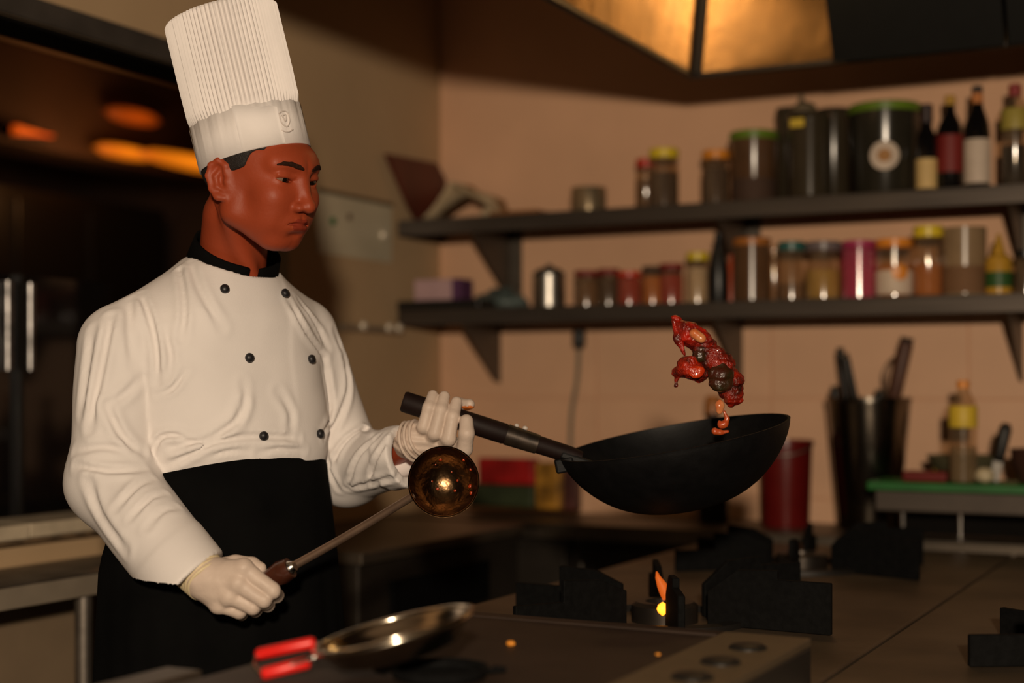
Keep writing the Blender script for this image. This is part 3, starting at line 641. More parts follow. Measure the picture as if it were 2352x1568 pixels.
for k in range(4):
    a = k * math.pi / 4; s_ = np.array([math.cos(a), math.sin(a), 0]) * 0.026
    mid = wb0 + (wt0 - wb0) * 0.65
    B().tube(spline([wb0, mid + s_, wt0, mid - s_, wb0], 6), 0.0018, 6).make('wire', M('whisk_wire', (0.25, 0.17, 0.12), 0.4, 0.8), u)
utensil('skimmer', 'dark skimmer handle in the middle of the steel bucket', base_in + [-0.02, -0.06, 0], PY(2022, 895, 4.19), 0.007, 0.014, BLACKM)
# packets at left behind the ladle
def packet(label, x0, x1, y0, y1, Y, mat, tilt=0.0, dy=0.05):
    a, b2 = PY(x0, y1, Y), PY(x1, y1, Y); z0 = CAMZ + (HY - y1) / FPX * depthY((x0 + x1) / 2, Y); z1_ = PY((x0 + x1) / 2, y0, Y).z
    z0 = max(z0, zc)
    o = B().box(a.x, b2.x, Y, Y + dy, z0, z1_).make('food_packet', mat, None, ((a.x + b2.x) / 2, Y + dy / 2, z0)); bev(o, 0.008, 3)
    return tag(o, label, 'packet', 'food packets on the worktop')
packet('red food packet lying on the green pack behind the ladle', 1096, 1225, 1052, 1112, 4.20, M('packet_red', (0.42, 0.012, 0.012), 0.4, 0, 0.5, 14))
packet('dark green pack under the red packet behind the ladle', 1075, 1225, 1112.5, 1165, 4.19, M('packet_green', (0.035, 0.05, 0.02), 0.5, 0, 0.5, 14), dy=0.09)
packet('yellow and brown food packet beside the red packet', 1228, 1284, 1062, 1170, 4.17, M('packet_yellow', (0.50, 0.24, 0.03), 0.4, 0, 0.7, 22))
packet('dark maroon packet half hidden by the wok rim', 1288, 1322, 1075, 1172, 4.20, M('packet_maroon', (0.10, 0.03, 0.025), 0.4, 0, 0.5, 14))
# raised steel stand with green board at right
sx0 = PY(2012, 1150, 3.95).x; zs = 0.952
sd = thing('steel_stand', (sx0 + 0.35, 4.12, CZ), 'raised steel stand on thin legs carrying the green board', 'stand')
bev(B().box(sx0, sx0 + 0.8, 3.94, 4.138, zs - 0.078, zs - 0.024).make('tray_top', M('stand_steel', (0.10, 0.08, 0.065), 0.6, 0.5), sd), 0.004)
for lx, ly in ((sx0 + 0.06, 4.0), (sx0 + 0.19, 4.11), (sx0 + 0.74, 4.0), (sx0 + 0.74, 4.11)):
    B().lathe((lx, ly, CZ + EPS), [(0.008, 0), (0.008, zs - 0.078 - CZ - EPS)], 12).make('leg', STEEL_B, sd, smooth=True, sharp=40)
B().box(sx0 + 0.02, sx0 + 0.78, 4.124, 4.134, CZ + 0.004, zs - 0.08).make('shade_panel', M('stand_shade_black', (0.006, 0.005, 0.004), 0.8, spec=0.1), sd)  # dark panel added for the shade under the stand
gb = B().box(sx0 - 0.02, sx0 + 0.78, 3.93, 4.136, zs - 0.0235, zs).make('cutting_board', M('green_board', (0.012, 0.16, 0.022), 0.5, 0, 0.3, 8), None, (sx0 + 0.3, 4.12, zs - 0.0235)); bev(gb, 0.004)
tag(gb, 'green plastic cutting board on the raised steel stand', 'cutting board')
zb = zs + EPS
t, b_, R, H = vessel('water_bottle', 'clear plastic bottle with orange cap and yellow label on the green board', 'bottle', 2180, 2244, 873, 3.975, zb, [(0.90, 0), (1, 0.02), (0.97, 0.2), (1, 0.3), (0.97, 0.4), (1, 0.5), (1, 0.70), (0.85, 0.80), (0.42, 0.90), (0.38, 0.94)], CLEAR,
       [('cap', [(0.44, 0.92), (0.44, 0.99), (0.38, 1.0)], C['orange']), ('label', [(1.01, 0.54), (1.02, 0.545), (1.02, 0.745), (1.0, 0.75)], C['ylabel']), ('water', [(0.85, 0.01), (0.93, 0.03), (0.93, 0.35), (0, 0.35)], M('cloudy_water', (0.34, 0.26, 0.16), 0.2, alpha=0.55))])
rx0, rx1 = PY(2075, 1100, 3.96).x, PY(2176, 1100, 3.96).x
tag(bev(B().box(rx0, rx1, 3.945, 4.005, zb, zb + 0.028).make('red_tray', pl('tray_red', (0.16, 0.012, 0.010)), None, ((rx0 + rx1) / 2, 3.975, zb)), 0.006), 'low dark red tray left of the clear bottle', 'tray')
t, b_, R, H = vessel('mixing_bowl', 'wide smoky bowl of chopped vegetables behind the clear bottle', 'bowl', 2130, 2300, 1045, 4.10, zb, [(0.45, 0), (0.5, 0.03), (0.85, 0.5), (1.0, 1.0), (0.96, 1.0), (0.80, 0.5), (0.40, 0.12)], M('smoky_bowl', (0.10, 0.09, 0.05), 0.3, 0, 0.2, 20))
for i, (px, py, cm, lab) in enumerate(((2158, 1082, (0.50, 0.34, 0.05), 'yellow chopped vegetable piece at the left of the smoky bowl'), (2262, 1085, (0.60, 0.50, 0.32), 'pale peeled onion beside the clear bottle'))):
    c = PY(px, py, 3.97 if i else 4.08)
    r_ = 0.022 if i else 0.016
    c = Vector((c.x, c.y, zb + r_ * 0.92)) if i else Vector((c.x, c.y, c.z))
    V, F = surf(lambda p: ell(p, c, (r_ * 1.15, r_, r_ * 0.95)) + 0.0012 * n3(p, 160), (c.x - 0.04, c.y - 0.04, c.z - 0.03), (c.x + 0.04, c.y + 0.04, c.z + 0.03), 0.003)
    o = obj('onion' if i else 'vegetable_piece', V, F, M('veg%d' % i, cm, 0.5, 0, 0.25, 60), None, (c.x, c.y, c.z - r_), True)
    tag(o, lab, 'onion' if i else 'vegetable')
kn = thing('knife', tuple(PY(2285, 1075, 4.03)), 'black knife handle sticking up at the right of the green board', 'knife')
k0, k1 = np.array(PY(2283, 1085, 4.03)), np.array(PY(2312, 972, 4.03)); k0[2] = zb + 0.002
B().tube([k0 + (k1 - k0) * 0.35, k0 + (k1 - k0) * 0.45, k0 + (k1 - k0) * 0.9, k1], [0.012, 0.015, 0.017, 0.010], 12).make('handle', BLACKM, kn, smooth=True)
dirk = (k1 - k0) / np.linalg.norm(k1 - k0)
B().obox(k0 + (k1 - k0) * 0.2, dirk, np.cross(dirk, (0, 1, 0)), (0, 1, 0), 0.03, 0.012, 0.0012).make('blade', STEEL, kn)
t, b_, R, H = vessel('dark_bowl', 'dark brown bowl at the right end of the green board', 'bowl', 2322, 2424, 1030, 4.03, zb, [(0.6, 0), (0.62, 0.04), (0.95, 0.6), (1.0, 1.0), (0.95, 1.0), (0.8, 0.5), (0.5, 0.1)], M('dark_bowl', (0.05, 0.022, 0.016), 0.3))
# ---- things on the left wall
rl = thing('wall_rail', tuple(PX(860, 752, LX)), 'thin bright steel rail fixed to the left wall below the notice', 'rail')
ya, yb_ = PX(775, 750, LX).y, PX(915, 750, LX).y; zr = PX(850, 752, LX + 0.02).z
bev(B().box(LX + 0.001, LX + 0.02, ya, yb_, zr - 0.014, zr + 0.006).make('rail_bar', M('rail_steel', (0.42, 0.36, 0.28), 0.4, 0.7), rl), 0.002)
for px in (833, 892, 915):  # pale discs standing for the bright spots along the rail
    y_ = PX(px, 750, LX + 0.02).y
    B().lathe((LX + 0.0205, y_, zr + 0.004), [(0.015, 0), (0.015, 0.006), (0.008, 0.012), (0.002, 0.013)], 16, axis=(1, 0, 0)).make('rail_disc', M('knob_bright', (0.95, 0.85, 0.7), 0.3, 0.3), rl, smooth=True)
nt_ = thing('notice_sheet', tuple(PX(800, 520, LX)), 'pale laminated notice sheet with green dot on the left wall', 'notice')
n0, n1 = PX(728, 450, LX), PX(898, 580, LX)
B().box(LX + 0.0005, LX + 0.003, n0.y, n1.y, PX(800, 590, LX).z, PX(800, 455, LX).z).make('sheet', M('laminated_sheet', (0.62, 0.55, 0.40), 0.3, 0, 0.12, 5), nt_)
B().box(LX + 0.003, LX + 0.009, n0.y, n1.y, PX(800, 455, LX).z, PX(800, 455, LX).z + 0.012).make('clip_strip', M('clip_brown', (0.16, 0.11, 0.06), 0.6), nt_)
g_ = PX(762, 508, LX); B().lathe((LX + 0.003, g_.y, g_.z), [(0.012, 0), (0.012, 0.005), (0.009, 0.007)], 14, axis=(1, 0, 0)).make('magnet', pl('magnet_green', (0.02, 0.16, 0.05)), nt_)
g_ = PX(800, 498, LX); B().lathe((LX + 0.003, g_.y, g_.z), [(0.010, 0), (0.010, 0.004)], 14, axis=(1, 0, 0)).make('magnet', pl('magnet_brown', (0.16, 0.09, 0.06)), nt_)
g_ = PX(878, 540, LX + 0.001); hk = B().lathe((LX + 0.0005, g_.y, g_.z), [(0.016, 0), (0.016, 0.008), (0.010, 0.015), (0.002, 0.017)], 16, axis=(1, 0, 0)).make('wall_hook', M('knob_bright'), None, (LX, g_.y, g_.z), smooth=True)
tag(hk, 'small round pale knob on the left wall near the shelf end', 'hook')
# ---- dining hall
OR = (1.0, 0.20, 0.008)
def lampmat(name, hot, cool, strength, sy, sz):              # a diffuser, brightest round the bulb behind it
    m = M(name, (0.25, 0.07, 0.01), 0.6); nt = m.node_tree; b = nt.nodes['Principled BSDF']
    tc = nt.nodes.new('ShaderNodeTexCoord'); mp = nt.nodes.new('ShaderNodeMapping'); mp.inputs['Scale'].default_value = (0, 1 / sy, 1 / sz)
    g = nt.nodes.new('ShaderNodeTexGradient'); g.gradient_type = 'SPHERICAL'; rp = nt.nodes.new('ShaderNodeValToRGB')
    rp.color_ramp.elements[0].color = (*cool, 1); rp.color_ramp.elements[0].position = 0.0; rp.color_ramp.elements[1].color = (*hot, 1); rp.color_ramp.elements[1].position = 0.85
    nt.links.new(tc.outputs['Object'], mp.inputs[0]); nt.links.new(mp.outputs[0], g.inputs[0]); nt.links.new(g.outputs[1], rp.inputs[0]); nt.links.new(rp.outputs[0], b.inputs['Emission Color'])
    b.inputs['Emission Strength'].default_value = strength
    return m
def glow(name, label, ctr, hx, hy, hz, mat):
    t = thing(name, tuple(ctr), label, 'lamp', 'orange lamps in the dark hall')
    B().lathe(ctr, [(0.15, -hz), (0.75, -hz * 0.7), (1, 0), (0.75, hz * 0.7), (0.15, hz)], 28, sx=hx, sy=hy).make('diffuser', mat, t, smooth=True)
    B().lathe(ctr, [(0.5, hz * 0.95), (0.5, hz * 1.25)], 20, sx=hx, sy=hy).make('mount', BLACKM, t)
    return t
HOT, COOL = (1.0, 0.24, 0.006), (0.05, 0.012, 0.001)
p_ = PX(305, 268, -5.2); glow('ceiling_lamp', 'dim oval orange lamp glowing above the others in the hall', p_, 0.07, 0.21, 0.040, lampmat('dim_lamp', (1.0, 0.12, 0.003), (0.06, 0.010, 0.001), 0.30, 0.20, 0.06))
p_ = PX(285, 350, -5.2); glow('pendant_lamp', 'bright orange oval lamp left of the hat in the hall', p_, 0.07, 0.22, 0.034, lampmat('pendant_glow', HOT, COOL, 0.85, 0.26, 0.055))
p_ = PX(440, 374, -5.02); sc_ = glow('sconce_lamp', 'bright orange lamp half hidden behind the tall hat', p_, 0.07, 0.42, 0.040, lampmat('sconce_glow', HOT, (0.12, 0.025, 0.001), 1.0, 0.50, 0.07)); B().box(-5.299, p_.x, p_.y - 0.03, p_.y + 0.03, p_.z + 0.05, p_.z + 0.075).make('wall_bracket', BLACKM, sc_)
a1, a2 = PX(40, 318, -5.2), PX(124, 290, -5.2)
wl = thing('wall_lamp', tuple((a1 + a2) / 2), 'wedge-shaped orange lamp at the far left of the hall', 'lamp', 'orange lamps in the dark hall')
zA, zB_ = PX(80, 316, -5.2).z, PX(80, 295, -5.2).z
B().prism([(-5.2, a1.y, zA), (-5.2, a2.y, zA + 0.03), (-5.2, a2.y, zB_ - 0.02), (-5.2, a1.y, zB_)], (-0.04, 0, 0)).make('diffuser', M('wall_lamp_glow', (0.7, 0.2, 0.03), 0.5, emit=(1.0, 0.11, 0.004), estr=0.42), wl)
B().box(-5.2998, -5.24, a1.y, a2.y, zA, zB_).make('back_plate', BLACKM, wl)
for i, (px, py, lab) in enumerate(((18, 810, 'tiny orange glow standing in for a lamp reflection at the left edge of the hall'), (178, 808, 'tiny orange glow standing in for a lamp reflection just left of the sleeve'))):
    p_ = PX(px, py, -4.65)  # glowing drums imitate reflections of the hall lamps
    t = thing('reflection_glow', (p_.x, p_.y, 1.10), lab, 'lamp', 'glows for lamp reflections in the dark hall')
    B().lathe((p_.x, p_.y, p_.z), [(0.025, -0.03), (0.034, -0.02), (0.034, 0.025), (0.025, 0.03)], 16).make('glass', M('reflection_orange', (0.6, 0.2, 0.03), 0.4, emit=(1, 0.17, 0.01), estr=0.35), t, smooth=True, sharp=40)
    B().lathe((p_.x, p_.y, 1.10), [(0.04, 0), (0.04, 0.008), (0.012, 0.014), (0.012, p_.z - 0.03 - 1.10)], 16).make('stem', BLACKM, t)
DK = M('black_lacquer', (0.006, 0.005, 0.004), 0.35)
ck = thing('bar_counter', (-4.65, 2.6, 0), 'long black bar counter in the dark hall beyond the opening', 'counter')
bev(B().box(-4.9, -4.4, 0.6, 5.6, 1.06, 1.0995).make('top', DK, ck), 0.005); B().box(-4.85, -4.45, 0.65, 5.55, 0, 1.06).make('front', DK, ck)
cab = thing('tall_cabinet', (-5.6, 3.0, 0), 'tall black cabinet standing against the hall wall', 'cabinet')
zcab = PX(200, 455, -5.55).z
bev(B().box(-5.95, -5.55, 1.5, PX(378, 600, -5.55).y, 0, zcab).make('body', DK, cab), 0.006)
for i in range(4):
    y0 = 4.4 + i * 0.52
    if y0 + 0.5 < PX(378, 600, -5.55).y: bev(B().box(-5.55, -5.53, y0, y0 + 0.49, 0.1, zcab - 0.06).make('door', DK, cab), 0.006)
# glass door at far left; pale bars stand in for reflections on it
gp = thing('glass_door', tuple(PX(40, 1150, -2.9)), 'glossy dark glass door with pale metal bars standing in for reflections at the left edge', 'door')
pa, pb, pc = PX(4, 650, -2.9).y, PX(42, 650, -2.9).y, PX(78, 650, -2.9).y; zg1 = PX(40, 648, -2.9).z
GL = M('dark_door_glass', (0.006, 0.005, 0.005), 0.08, 0, coat=0.3)
B().box(-2.915, -2.905, pa - 0.4, pc + 0.30, 0.0, zg1 + 0.02).make('pane', GL, gp)
for y_ in (pa + 0.016, pc - 0.018):
    zl_ = PX(40, 850, -2.9).z; B().lathe((-2.895, y_, zl_), [(0.014, 0), (0.014, zg1 - zl_)], 14).make('streak_bar', M('streak_metal', (0.40, 0.38, 0.37), 0.35, 1.0, 0.6, 25), gp, smooth=True, sharp=40)
B().box(-2.93, -2.885, pb - 0.005, pb + 0.005, 0, zg1 + 0.02).make('door_gap', BLACKM, gp)

hg = bpy.data.lights.new('hall_fill', 'POINT'); hg.energy = 9; hg.color = (1.0, 0.42, 0.14); hg.shadow_soft_size = 0.12  # fill light added to lift the dark hall around its lamps
hgo = bpy.data.objects.new('hall_fill', hg); COL.objects.link(hgo); hgo.location = PX(285, 392, -4.9)
# ================================================================== the cook (modelled in camera-aligned metres)
PSI = math.radians(38)
fw = np.array([math.sin(PSI), -math.cos(PSI), 0.0]); sd_ = np.array([-math.cos(PSI), -math.sin(PSI), 0.0])   # chest forward, his right
c0 = np.array([(520 - CX) / FPX * 2.58, 2.58, 0.0])
person = thing('person', tuple(W(*c0)), 'cook in white double-breasted jacket, black apron and tall pleated hat tossing a wok', 'person')
def pobj(name, V, F, mat, parent=None, smooth=True): return obj(name, toworld(V), F, mat, parent or person, None, smooth)
SKIN = M('skin', (0.335, 0.056, 0.019), 0.50, 0, 0.18, 9, 0.05, 160, sss=0.06, spec=0.27)
LIP = M('lip', (0.24, 0.032, 0.014), 0.6, 0, 0.12, 30, spec=0.2)
HAIR = M('black_hair', (0.012, 0.007, 0.005), 0.7, 0, 0.4, 300, 0.3, 500)
COTTON = M('white_cotton', (0.80, 0.755, 0.735), 0.85, 0, 0.10, 5, 0.06, 420, spec=0.2)
PAPERW = M('hat_paper', (0.84, 0.79, 0.77), 0.8, 0, 0.10, 10, 0.03, 200, spec=0.2)
BLACKC = M('black_cotton', (0.004, 0.004, 0.004), 0.95, 0, 0.3, 12, spec=0.05)
LATEX = M('latex_glove', (0.62, 0.50, 0.42), 0.5, 0, 0.10, 25, 0.08, 160, spec=0.35)

# ---- head
TH, PH, RO = math.radians(58), math.radians(10.5), math.radians(-3)
HS = 1.065
Fh = np.array([math.cos(PH) * math.sin(TH), -math.cos(PH) * math.cos(TH), -math.sin(PH)])
L0 = np.array([math.cos(TH), math.sin(TH), 0]); U0 = np.cross(Fh, L0)
Lh = math.cos(RO) * L0 - math.sin(RO) * U0; Uh = math.cos(RO) * U0 + math.sin(RO) * L0
ear_c = np.array([-0.012, -0.079, 0.0]) * HS
Hc = K(505, 417, 2.41) - (Fh * ear_c[0] + Lh * ear_c[1] + Uh * ear_c[2])
def hl(p):                                             # person frame -> head frame
    x, y, z = (p[i] - Hc[i] for i in range(3))
    a, b, c = (((x * a[0] + y * a[1] + z * a[2]) / HS) for a in (Fh, Lh, Uh))
    return a, b, np.where(c < -0.022, -0.022 + (c + 0.022) / LF, c)
LF = 0.84                                              # lower face a little shorter
def hp(v): return Hc + HS * (Fh * v[0] + Lh * v[1] + Uh * (v[2] if v[2] > -0.022 else -0.022 + (v[2] + 0.022) * LF))
Ax = np.array([-0.235, 0.0, 0.97]); Ax /= np.linalg.norm(Ax)
hb = hp((-0.017, 0, 0.0385)); e1 = Fh - Ax * Fh.dot(Ax); e1 /= np.linalg.norm(e1); e2 = np.cross(Ax, e1)
HA, HB, HH, BD = 0.0990, 0.0870, 0.248, 0.072
def in_hat(p):
    x, y, z = (p[i] - hb[i] for i in range(3))
    t = x * Ax[0] + y * Ax[1] + z * Ax[2]; a = x * e1[0] + y * e1[1] + z * e1[2]; b = x * e2[0] + y * e2[1] + z * e2[2]
    return (np.sqrt((a / HA) ** 2 + (b / HB) ** 2) - 0.955) * HB - 0.55 * np.maximum(-t + 0.006, 0)
neck_a, neck_b = K(542, 500, 2.535), K(530, 660, 2.60)
def head_skull(q):
    d = ell(q, (-0.018, 0, 0.046), (0.096, 0.076, 0.086))
    d = smin(d, ell(q, (0.030, 0, -0.012), (0.060, 0.057, 0.082)), 0.03)
    return d
def head_fn(p):
    q = hl(p); ay = (q[0], np.abs(q[1]), q[2])
    d = smax(head_skull(q), in_hat(p) / HS, 0.006)
    d = smin(d, cap(ay, (0.002, 0.050, -0.048), (0.047, 0.020, -0.087), 0.021, 0.019), 0.028)   # jaw
    d = smin(d, cap(ay, (-0.004, 0.055, -0.005), (0.002, 0.052, -0.048), 0.016, 0.018), 0.025)
    d = smin(d, ell(q, (0.052, 0, -0.089), (0.020, 0.024, 0.017)), 0.022)                        # chin
    d = smin(d, ell(ay, (0.058, 0.038, -0.012), (0.023, 0.020, 0.018)), 0.022)                   # cheekbone
    d = smin(d, ell(ay, (0.048, 0.031, -0.044), (0.028, 0.023, 0.030)), 0.024)
    d = smin(d, ell(q, (0.074, 0, -0.056), (0.018, 0.027, 0.024)), 0.014)                        # muzzle
    d = smax(smin(d, ell(q, (0.062, 0, 0.046), (0.018, 0.042, 0.026)), 0.025), in_hat(p) / HS, 0.006)      # forehead
    d = smin(d, cap(ay, (0.081, 0.010, 0.036), (0.064, 0.046, 0.038), 0.008, 0.007), 0.016)      # brow ridge
    d = smax(d, -ell(ay, (0.096, 0.033, 0.019), (0.016, 0.021, 0.012)), 0.014)                   # eye socket
    # eyelids: shell round the eyeball with an almond slit
    ec = (0.0655, 0.0315, 0.018)
    lidd = sph(ay, ec, 0.0160)
    zz = ay[2] - (0.0150 + 0.10 * (ay[1] - 0.0315))
    slit = np.maximum(np.abs(zz) - 0.0036 * np.clip(1 - ((ay[1] - 0.0315) / 0.0150) ** 2, -1, 1), 0.068 - ay[0])
    lidd = smax(lidd, -slit, 0.0012)
    d = smin(d, lidd, 0.005)
    d = np.maximum(d, -np.maximum(slit, sph(ay, ec, 0.0205)))
    d = smin(d, cap(ay, (0.0815, 0.019, 0.0205), (0.0745, 0.045, 0.0225), 0.0024, 0.0022), 0.004)   # lid crease
    # nose
    d = smin(d, cap(q, (0.079, 0, 0.028), (0.0995, 0, -0.017), 0.0065, 0.0085), 0.013)
    d = smin(d, sph(q, (0.1015, 0, -0.0225), 0.0108), 0.008)
    d = smin(d, ell(ay, (0.0915, 0.0140, -0.0255), (0.0110, 0.0080, 0.008)), 0.006)
    d = smax(d, -ell(ay, (0.0990, 0.0078, -0.0350), (0.0058, 0.0038, 0.0045)), 0.003)
    d = smax(d, -cap(q, (0.0940, 0, -0.038), (0.092, 0, -0.046), 0.0022), 0.004)                 # philtrum
    # lips
    d = smin(d, chain(ay, [(0.0885, 0.0, -0.0498), (0.0872, 0.008, -0.0494), (0.0775, 0.0245, -0.0565)], [0.0042, 0.0046, 0.0022]), 0.004)
    d = smin(d, chain(ay, [(0.0862, 0.0, -0.0618), (0.0845, 0.010, -0.0613), (0.0772, 0.0235, -0.0575)], [0.0060, 0.0055, 0.0022]), 0.004)
    d = smax(d, -chain(ay, [(0.0945, 0.0, -0.0555), (0.0910, 0.011, -0.0550), (0.0810, 0.0235, -0.0570)], [0.0022, 0.0022, 0.0020]), 0.0035)
    d = smax(d, -ell(q, (0.0890, 0, -0.0770), (0.012, 0.018, 0.0055)), 0.010)                     # under-lip hollow
    # ears
    ex, ey, ez = ay[0] + 0.012, ay[1] - 0.079, ay[2] - 0.0
    tl = math.radians(-12); gx, gz = ex * math.cos(tl) - ez * math.sin(tl), ex * math.sin(tl) + ez * math.cos(tl)
    g = (gx, ey + 0.35 * (gx + 0.004), gz)
    e = ell(g, (0, -0.001, 0.002), (0.0175, 0.0065, 0.031))
    e = smin(e, cap(g, (0.012, -0.006, -0.010), (0.010, -0.004, 0.012), 0.008), 0.008)
    e = smax(e, -ell(g, (0.001, 0.0080, 0.004), (0.0120, 0.0085, 0.0235)), 0.003)
    hel = chain(g, [(0.010, 0.002, 0.010), (0.012, 0.003, 0.023), (0.002, 0.004, 0.032), (-0.010, 0.004, 0.026), (-0.0155, 0.004, 0.010), (-0.012, 0.003, -0.010), (-0.003, 0.002, -0.024), (0.005, 0.001, -0.026)],
                [0.0034, 0.0042, 0.0044, 0.0044, 0.0042, 0.0042, 0.0060, 0.0056])
    e = smin(e, hel, 0.004)
    e = smin(e, chain(g, [(0.004, 0.001, 0.020), (-0.005, 0.0025, 0.008), (-0.003, 0.003, -0.008), (0.006, 0.002, -0.014)], [0.003, 0.0036, 0.0034, 0.003]), 0.003)
    e = smin(e, sph(g, (0.011, 0.001, -0.001), 0.0048), 0.004)
    d = smin(d, e, 0.005)
    d = d * HS
    nk = cap(p, neck_a, neck_b, 0.056, 0.060)
    d = smin(d, nk, 0.028)
    d = smin(d, cap(p, hp((-0.035, -0.045, -0.035)), K(585, 650, 2.545), 0.012, 0.011), 0.02)      # neck muscle
    d = smin(d, ell(p, K(528, 700, 2.60), (0.10, 0.08, 0.045)), 0.03)
    return d
lo = np.minimum(Hc - 0.16, K(500, 700, 2.45)); lo[2] = 1.30
Vh, Qh = surf(head_fn, (Hc[0] - 0.17, Hc[1] - 0.15, 1.33), (Hc[0] + 0.135, Hc[1] + 0.22, Hc[2] + 0.155), 0.0021, 1)

# ---- skeleton of the arms
cz = lambda z: np.interp(z, [0.95, 1.08, 1.25, 1.45], [(528 - CX) / FPX * 2.58, (526 - CX) / FPX * 2.58, (498 - CX) / FPX * 2.58, (520 - CX) / FPX * 2.58])
tc_ = np.array([(490 - CX) / FPX * 2.58, 2.58, 0])
shR = tc_ + sd_ * 0.172 + [0, 0, 1.268]; shL = tc_ - sd_ * 0.172 + [0, 0, 1.290]
elR, cuR, wrR = K(258, 1108, 2.45), K(438, 1338, 2.318), K(474, 1328, 2.295)
elL, cuL, wrL = K(800, 1078, 2.74), K(930, 1046, 2.575), K(955, 1008, 2.565)
tw = curve([0.90, 1.05, 1.095, 1.16, 1.25, 1.32, 1.37, 1.41, 1.45], [0.155, 0.162, 0.176, 0.180, 0.184, 0.160, 0.115, 0.075, 0.045])
thh = curve([0.90, 1.05, 1.095, 1.16, 1.25, 1.32, 1.37, 1.41, 1.45], [0.118, 0.124, 0.137, 0.136, 0.134, 0.126, 0.105, 0.08, 0.05])
def torso(p, off=0.0):
    cx_ = cz(p[2]); x, y = p[0] - cx_, p[1] - 2.58
    s = x * sd_[0] + y * sd_[1]; f = x * fw[0] + y * fw[1]
    wv, hv = tw(p[2]) + off, thh(p[2]) + off
    q = (np.abs(s / wv) ** 2.3 + np.abs(f / hv) ** 2.3) ** (1 / 2.3)
    d = (q - 1) * np.minimum(wv, hv)
    return smax(d, p[2] - 1.425, 0.02), s, f
def body_fn(p):
    d, _, _ = torso(p, -0.022)
    d = smax(d, 0.55 - p[2], 0.02)
    nb = K(525, 625, 2.59)
    for sh, el, wr in ((shR, elR, wrR), (shL, elL, wrL)):
        d = smin(d, cap(p, nb - [0, 0, 0.02], sh, 0.040, 0.040), 0.04); d = smin(d, cap(p, sh, el, 0.044, 0.036), 0.03); d = smin(d, cap(p, el, wr, 0.038, 0.026), 0.02)
    return d
Vb, Qb = surf(body_fn, (-0.80, 2.2, 0.9), (-0.13, 2.92, 1.45), 0.011, 1)
Vall = np.concatenate([Vh, Vb]); Qall = np.concatenate([Qh, Qb + len(Vh)])
body = pobj('body', Vall, Qall, SKIN)
body.data.materials.append(LIP)
# lip colour: faces close to the lip curves
cent = Vh[Qh].mean(1); qc = hl((cent[:, 0], cent[:, 1], cent[:, 2])); qa = (qc[0], np.abs(qc[1]), qc[2])
ld = np.minimum(chain(qa, [(0.0915, 0.0, -0.0505), (0.0898, 0.008, -0.0502), (0.0785, 0.0245, -0.0570)], [0.0040, 0.0046, 0.0016]),
                chain(qa, [(0.0892, 0.0, -0.0613), (0.0870, 0.010, -0.0610), (0.0785, 0.0235, -0.0575)], [0.0056, 0.0052, 0.0016]))
mi = np.zeros(len(Qall), np.int32); mi[:len(Qh)] = (ld < 0.0004)
body.data.polygons.foreach_set('material_index', mi.tolist())
# eyes, brows, hair
IRIS = M('iris_black', (0.006, 0.004, 0.003), 0.1, coat=0.6)
EYEW = M('eye_white', (0.20, 0.12, 0.08), 0.25, coat=0.3)
for sgn in (-1, 1):
    c = hp((0.0655, sgn * 0.0315, 0.018)); R_ = 0.0142 * HS
    e = pobj('eye', *(lambda b: (b.v, b.f))(B().lathe(c, [(R_ * math.sin(a), -R_ * math.cos(a)) for a in np.linspace(0.05, math.pi - 0.05, 14)], 20)), EYEW)
    gz = (Fh * 0.95 + Lh * 0.06 - Uh * 0.26); gz /= np.linalg.norm(gz)
    bb = B().lathe(c, [(R_ * 1.012 * math.sin(a), R_ * 1.012 * math.cos(a)) for a in np.linspace(0.58, 0.02, 6)], 18, axis=gz, cap0=False)
    pobj('iris', bb.v, bb.f, IRIS, e)
    def br(p):                                              # brow hair hugging the skin
        q = hl(p); f = (q[0] * 0, q[1] * sgn, q[2])
        reg = chain(f, [(0, 0.011, 0.0345), (0, 0.019, 0.0372), (0, 0.030, 0.0400), (0, 0.041, 0.0400), (0, 0.050, 0.0370)], [0.0022, 0.0036, 0.0036, 0.0030, 0.0012], 0.002)
        return smax(smax(head_fn(p) - 0.0014 + 0.0004 * n3(q, 900), reg * HS, 0.001), (0.055 - q[0]) * HS, 0.001)
    cc = hp((0.078, sgn * 0.031, 0.0375))
    V, F = surf(br, cc - [0.034, 0.034, 0.014], cc + [0.034, 0.034, 0.014], 0.0011, 1); pobj('eyebrow', V, F, M('brow_hair', (0.030, 0.011, 0.006), 0.8, 0, 0.4, 300, spec=0.1))
def hair_fn(p):
    q = hl(p); ay = np.abs(q[1])
    d = head_skull(q) - 0.0028 + 0.0006 * n3(q, 700)
    back = np.maximum(q[0] + 0.022 - 0.25 * (q[2] + 0.03), -0.062 - q[2])                     # behind the ears, to the nape
    side = np.maximum(np.maximum(q[0] - 0.026 - 0.35 * (q[2] - 0.03), 0.020 - q[2] + 0.5 * (q[0] - 0.01)), -q[0] - 0.03)
    top = np.maximum(0.055 - q[2], q[0] - 0.05)
    reg = smin(smin(back, side, 0.006), top, 0.01)
    nk = smax(cap(p, neck_a, neck_b, 0.058, 0.058), -(q[2] + 0.075) * HS, 0.004)
    return smax(smax(d * HS, reg * HS, 0.003), in_hat(p), 0.002)
V, F = surf(hair_fn, Hc - 0.15, Hc + 0.15, 0.0026, 1); pobj('hair', V, F, HAIR)

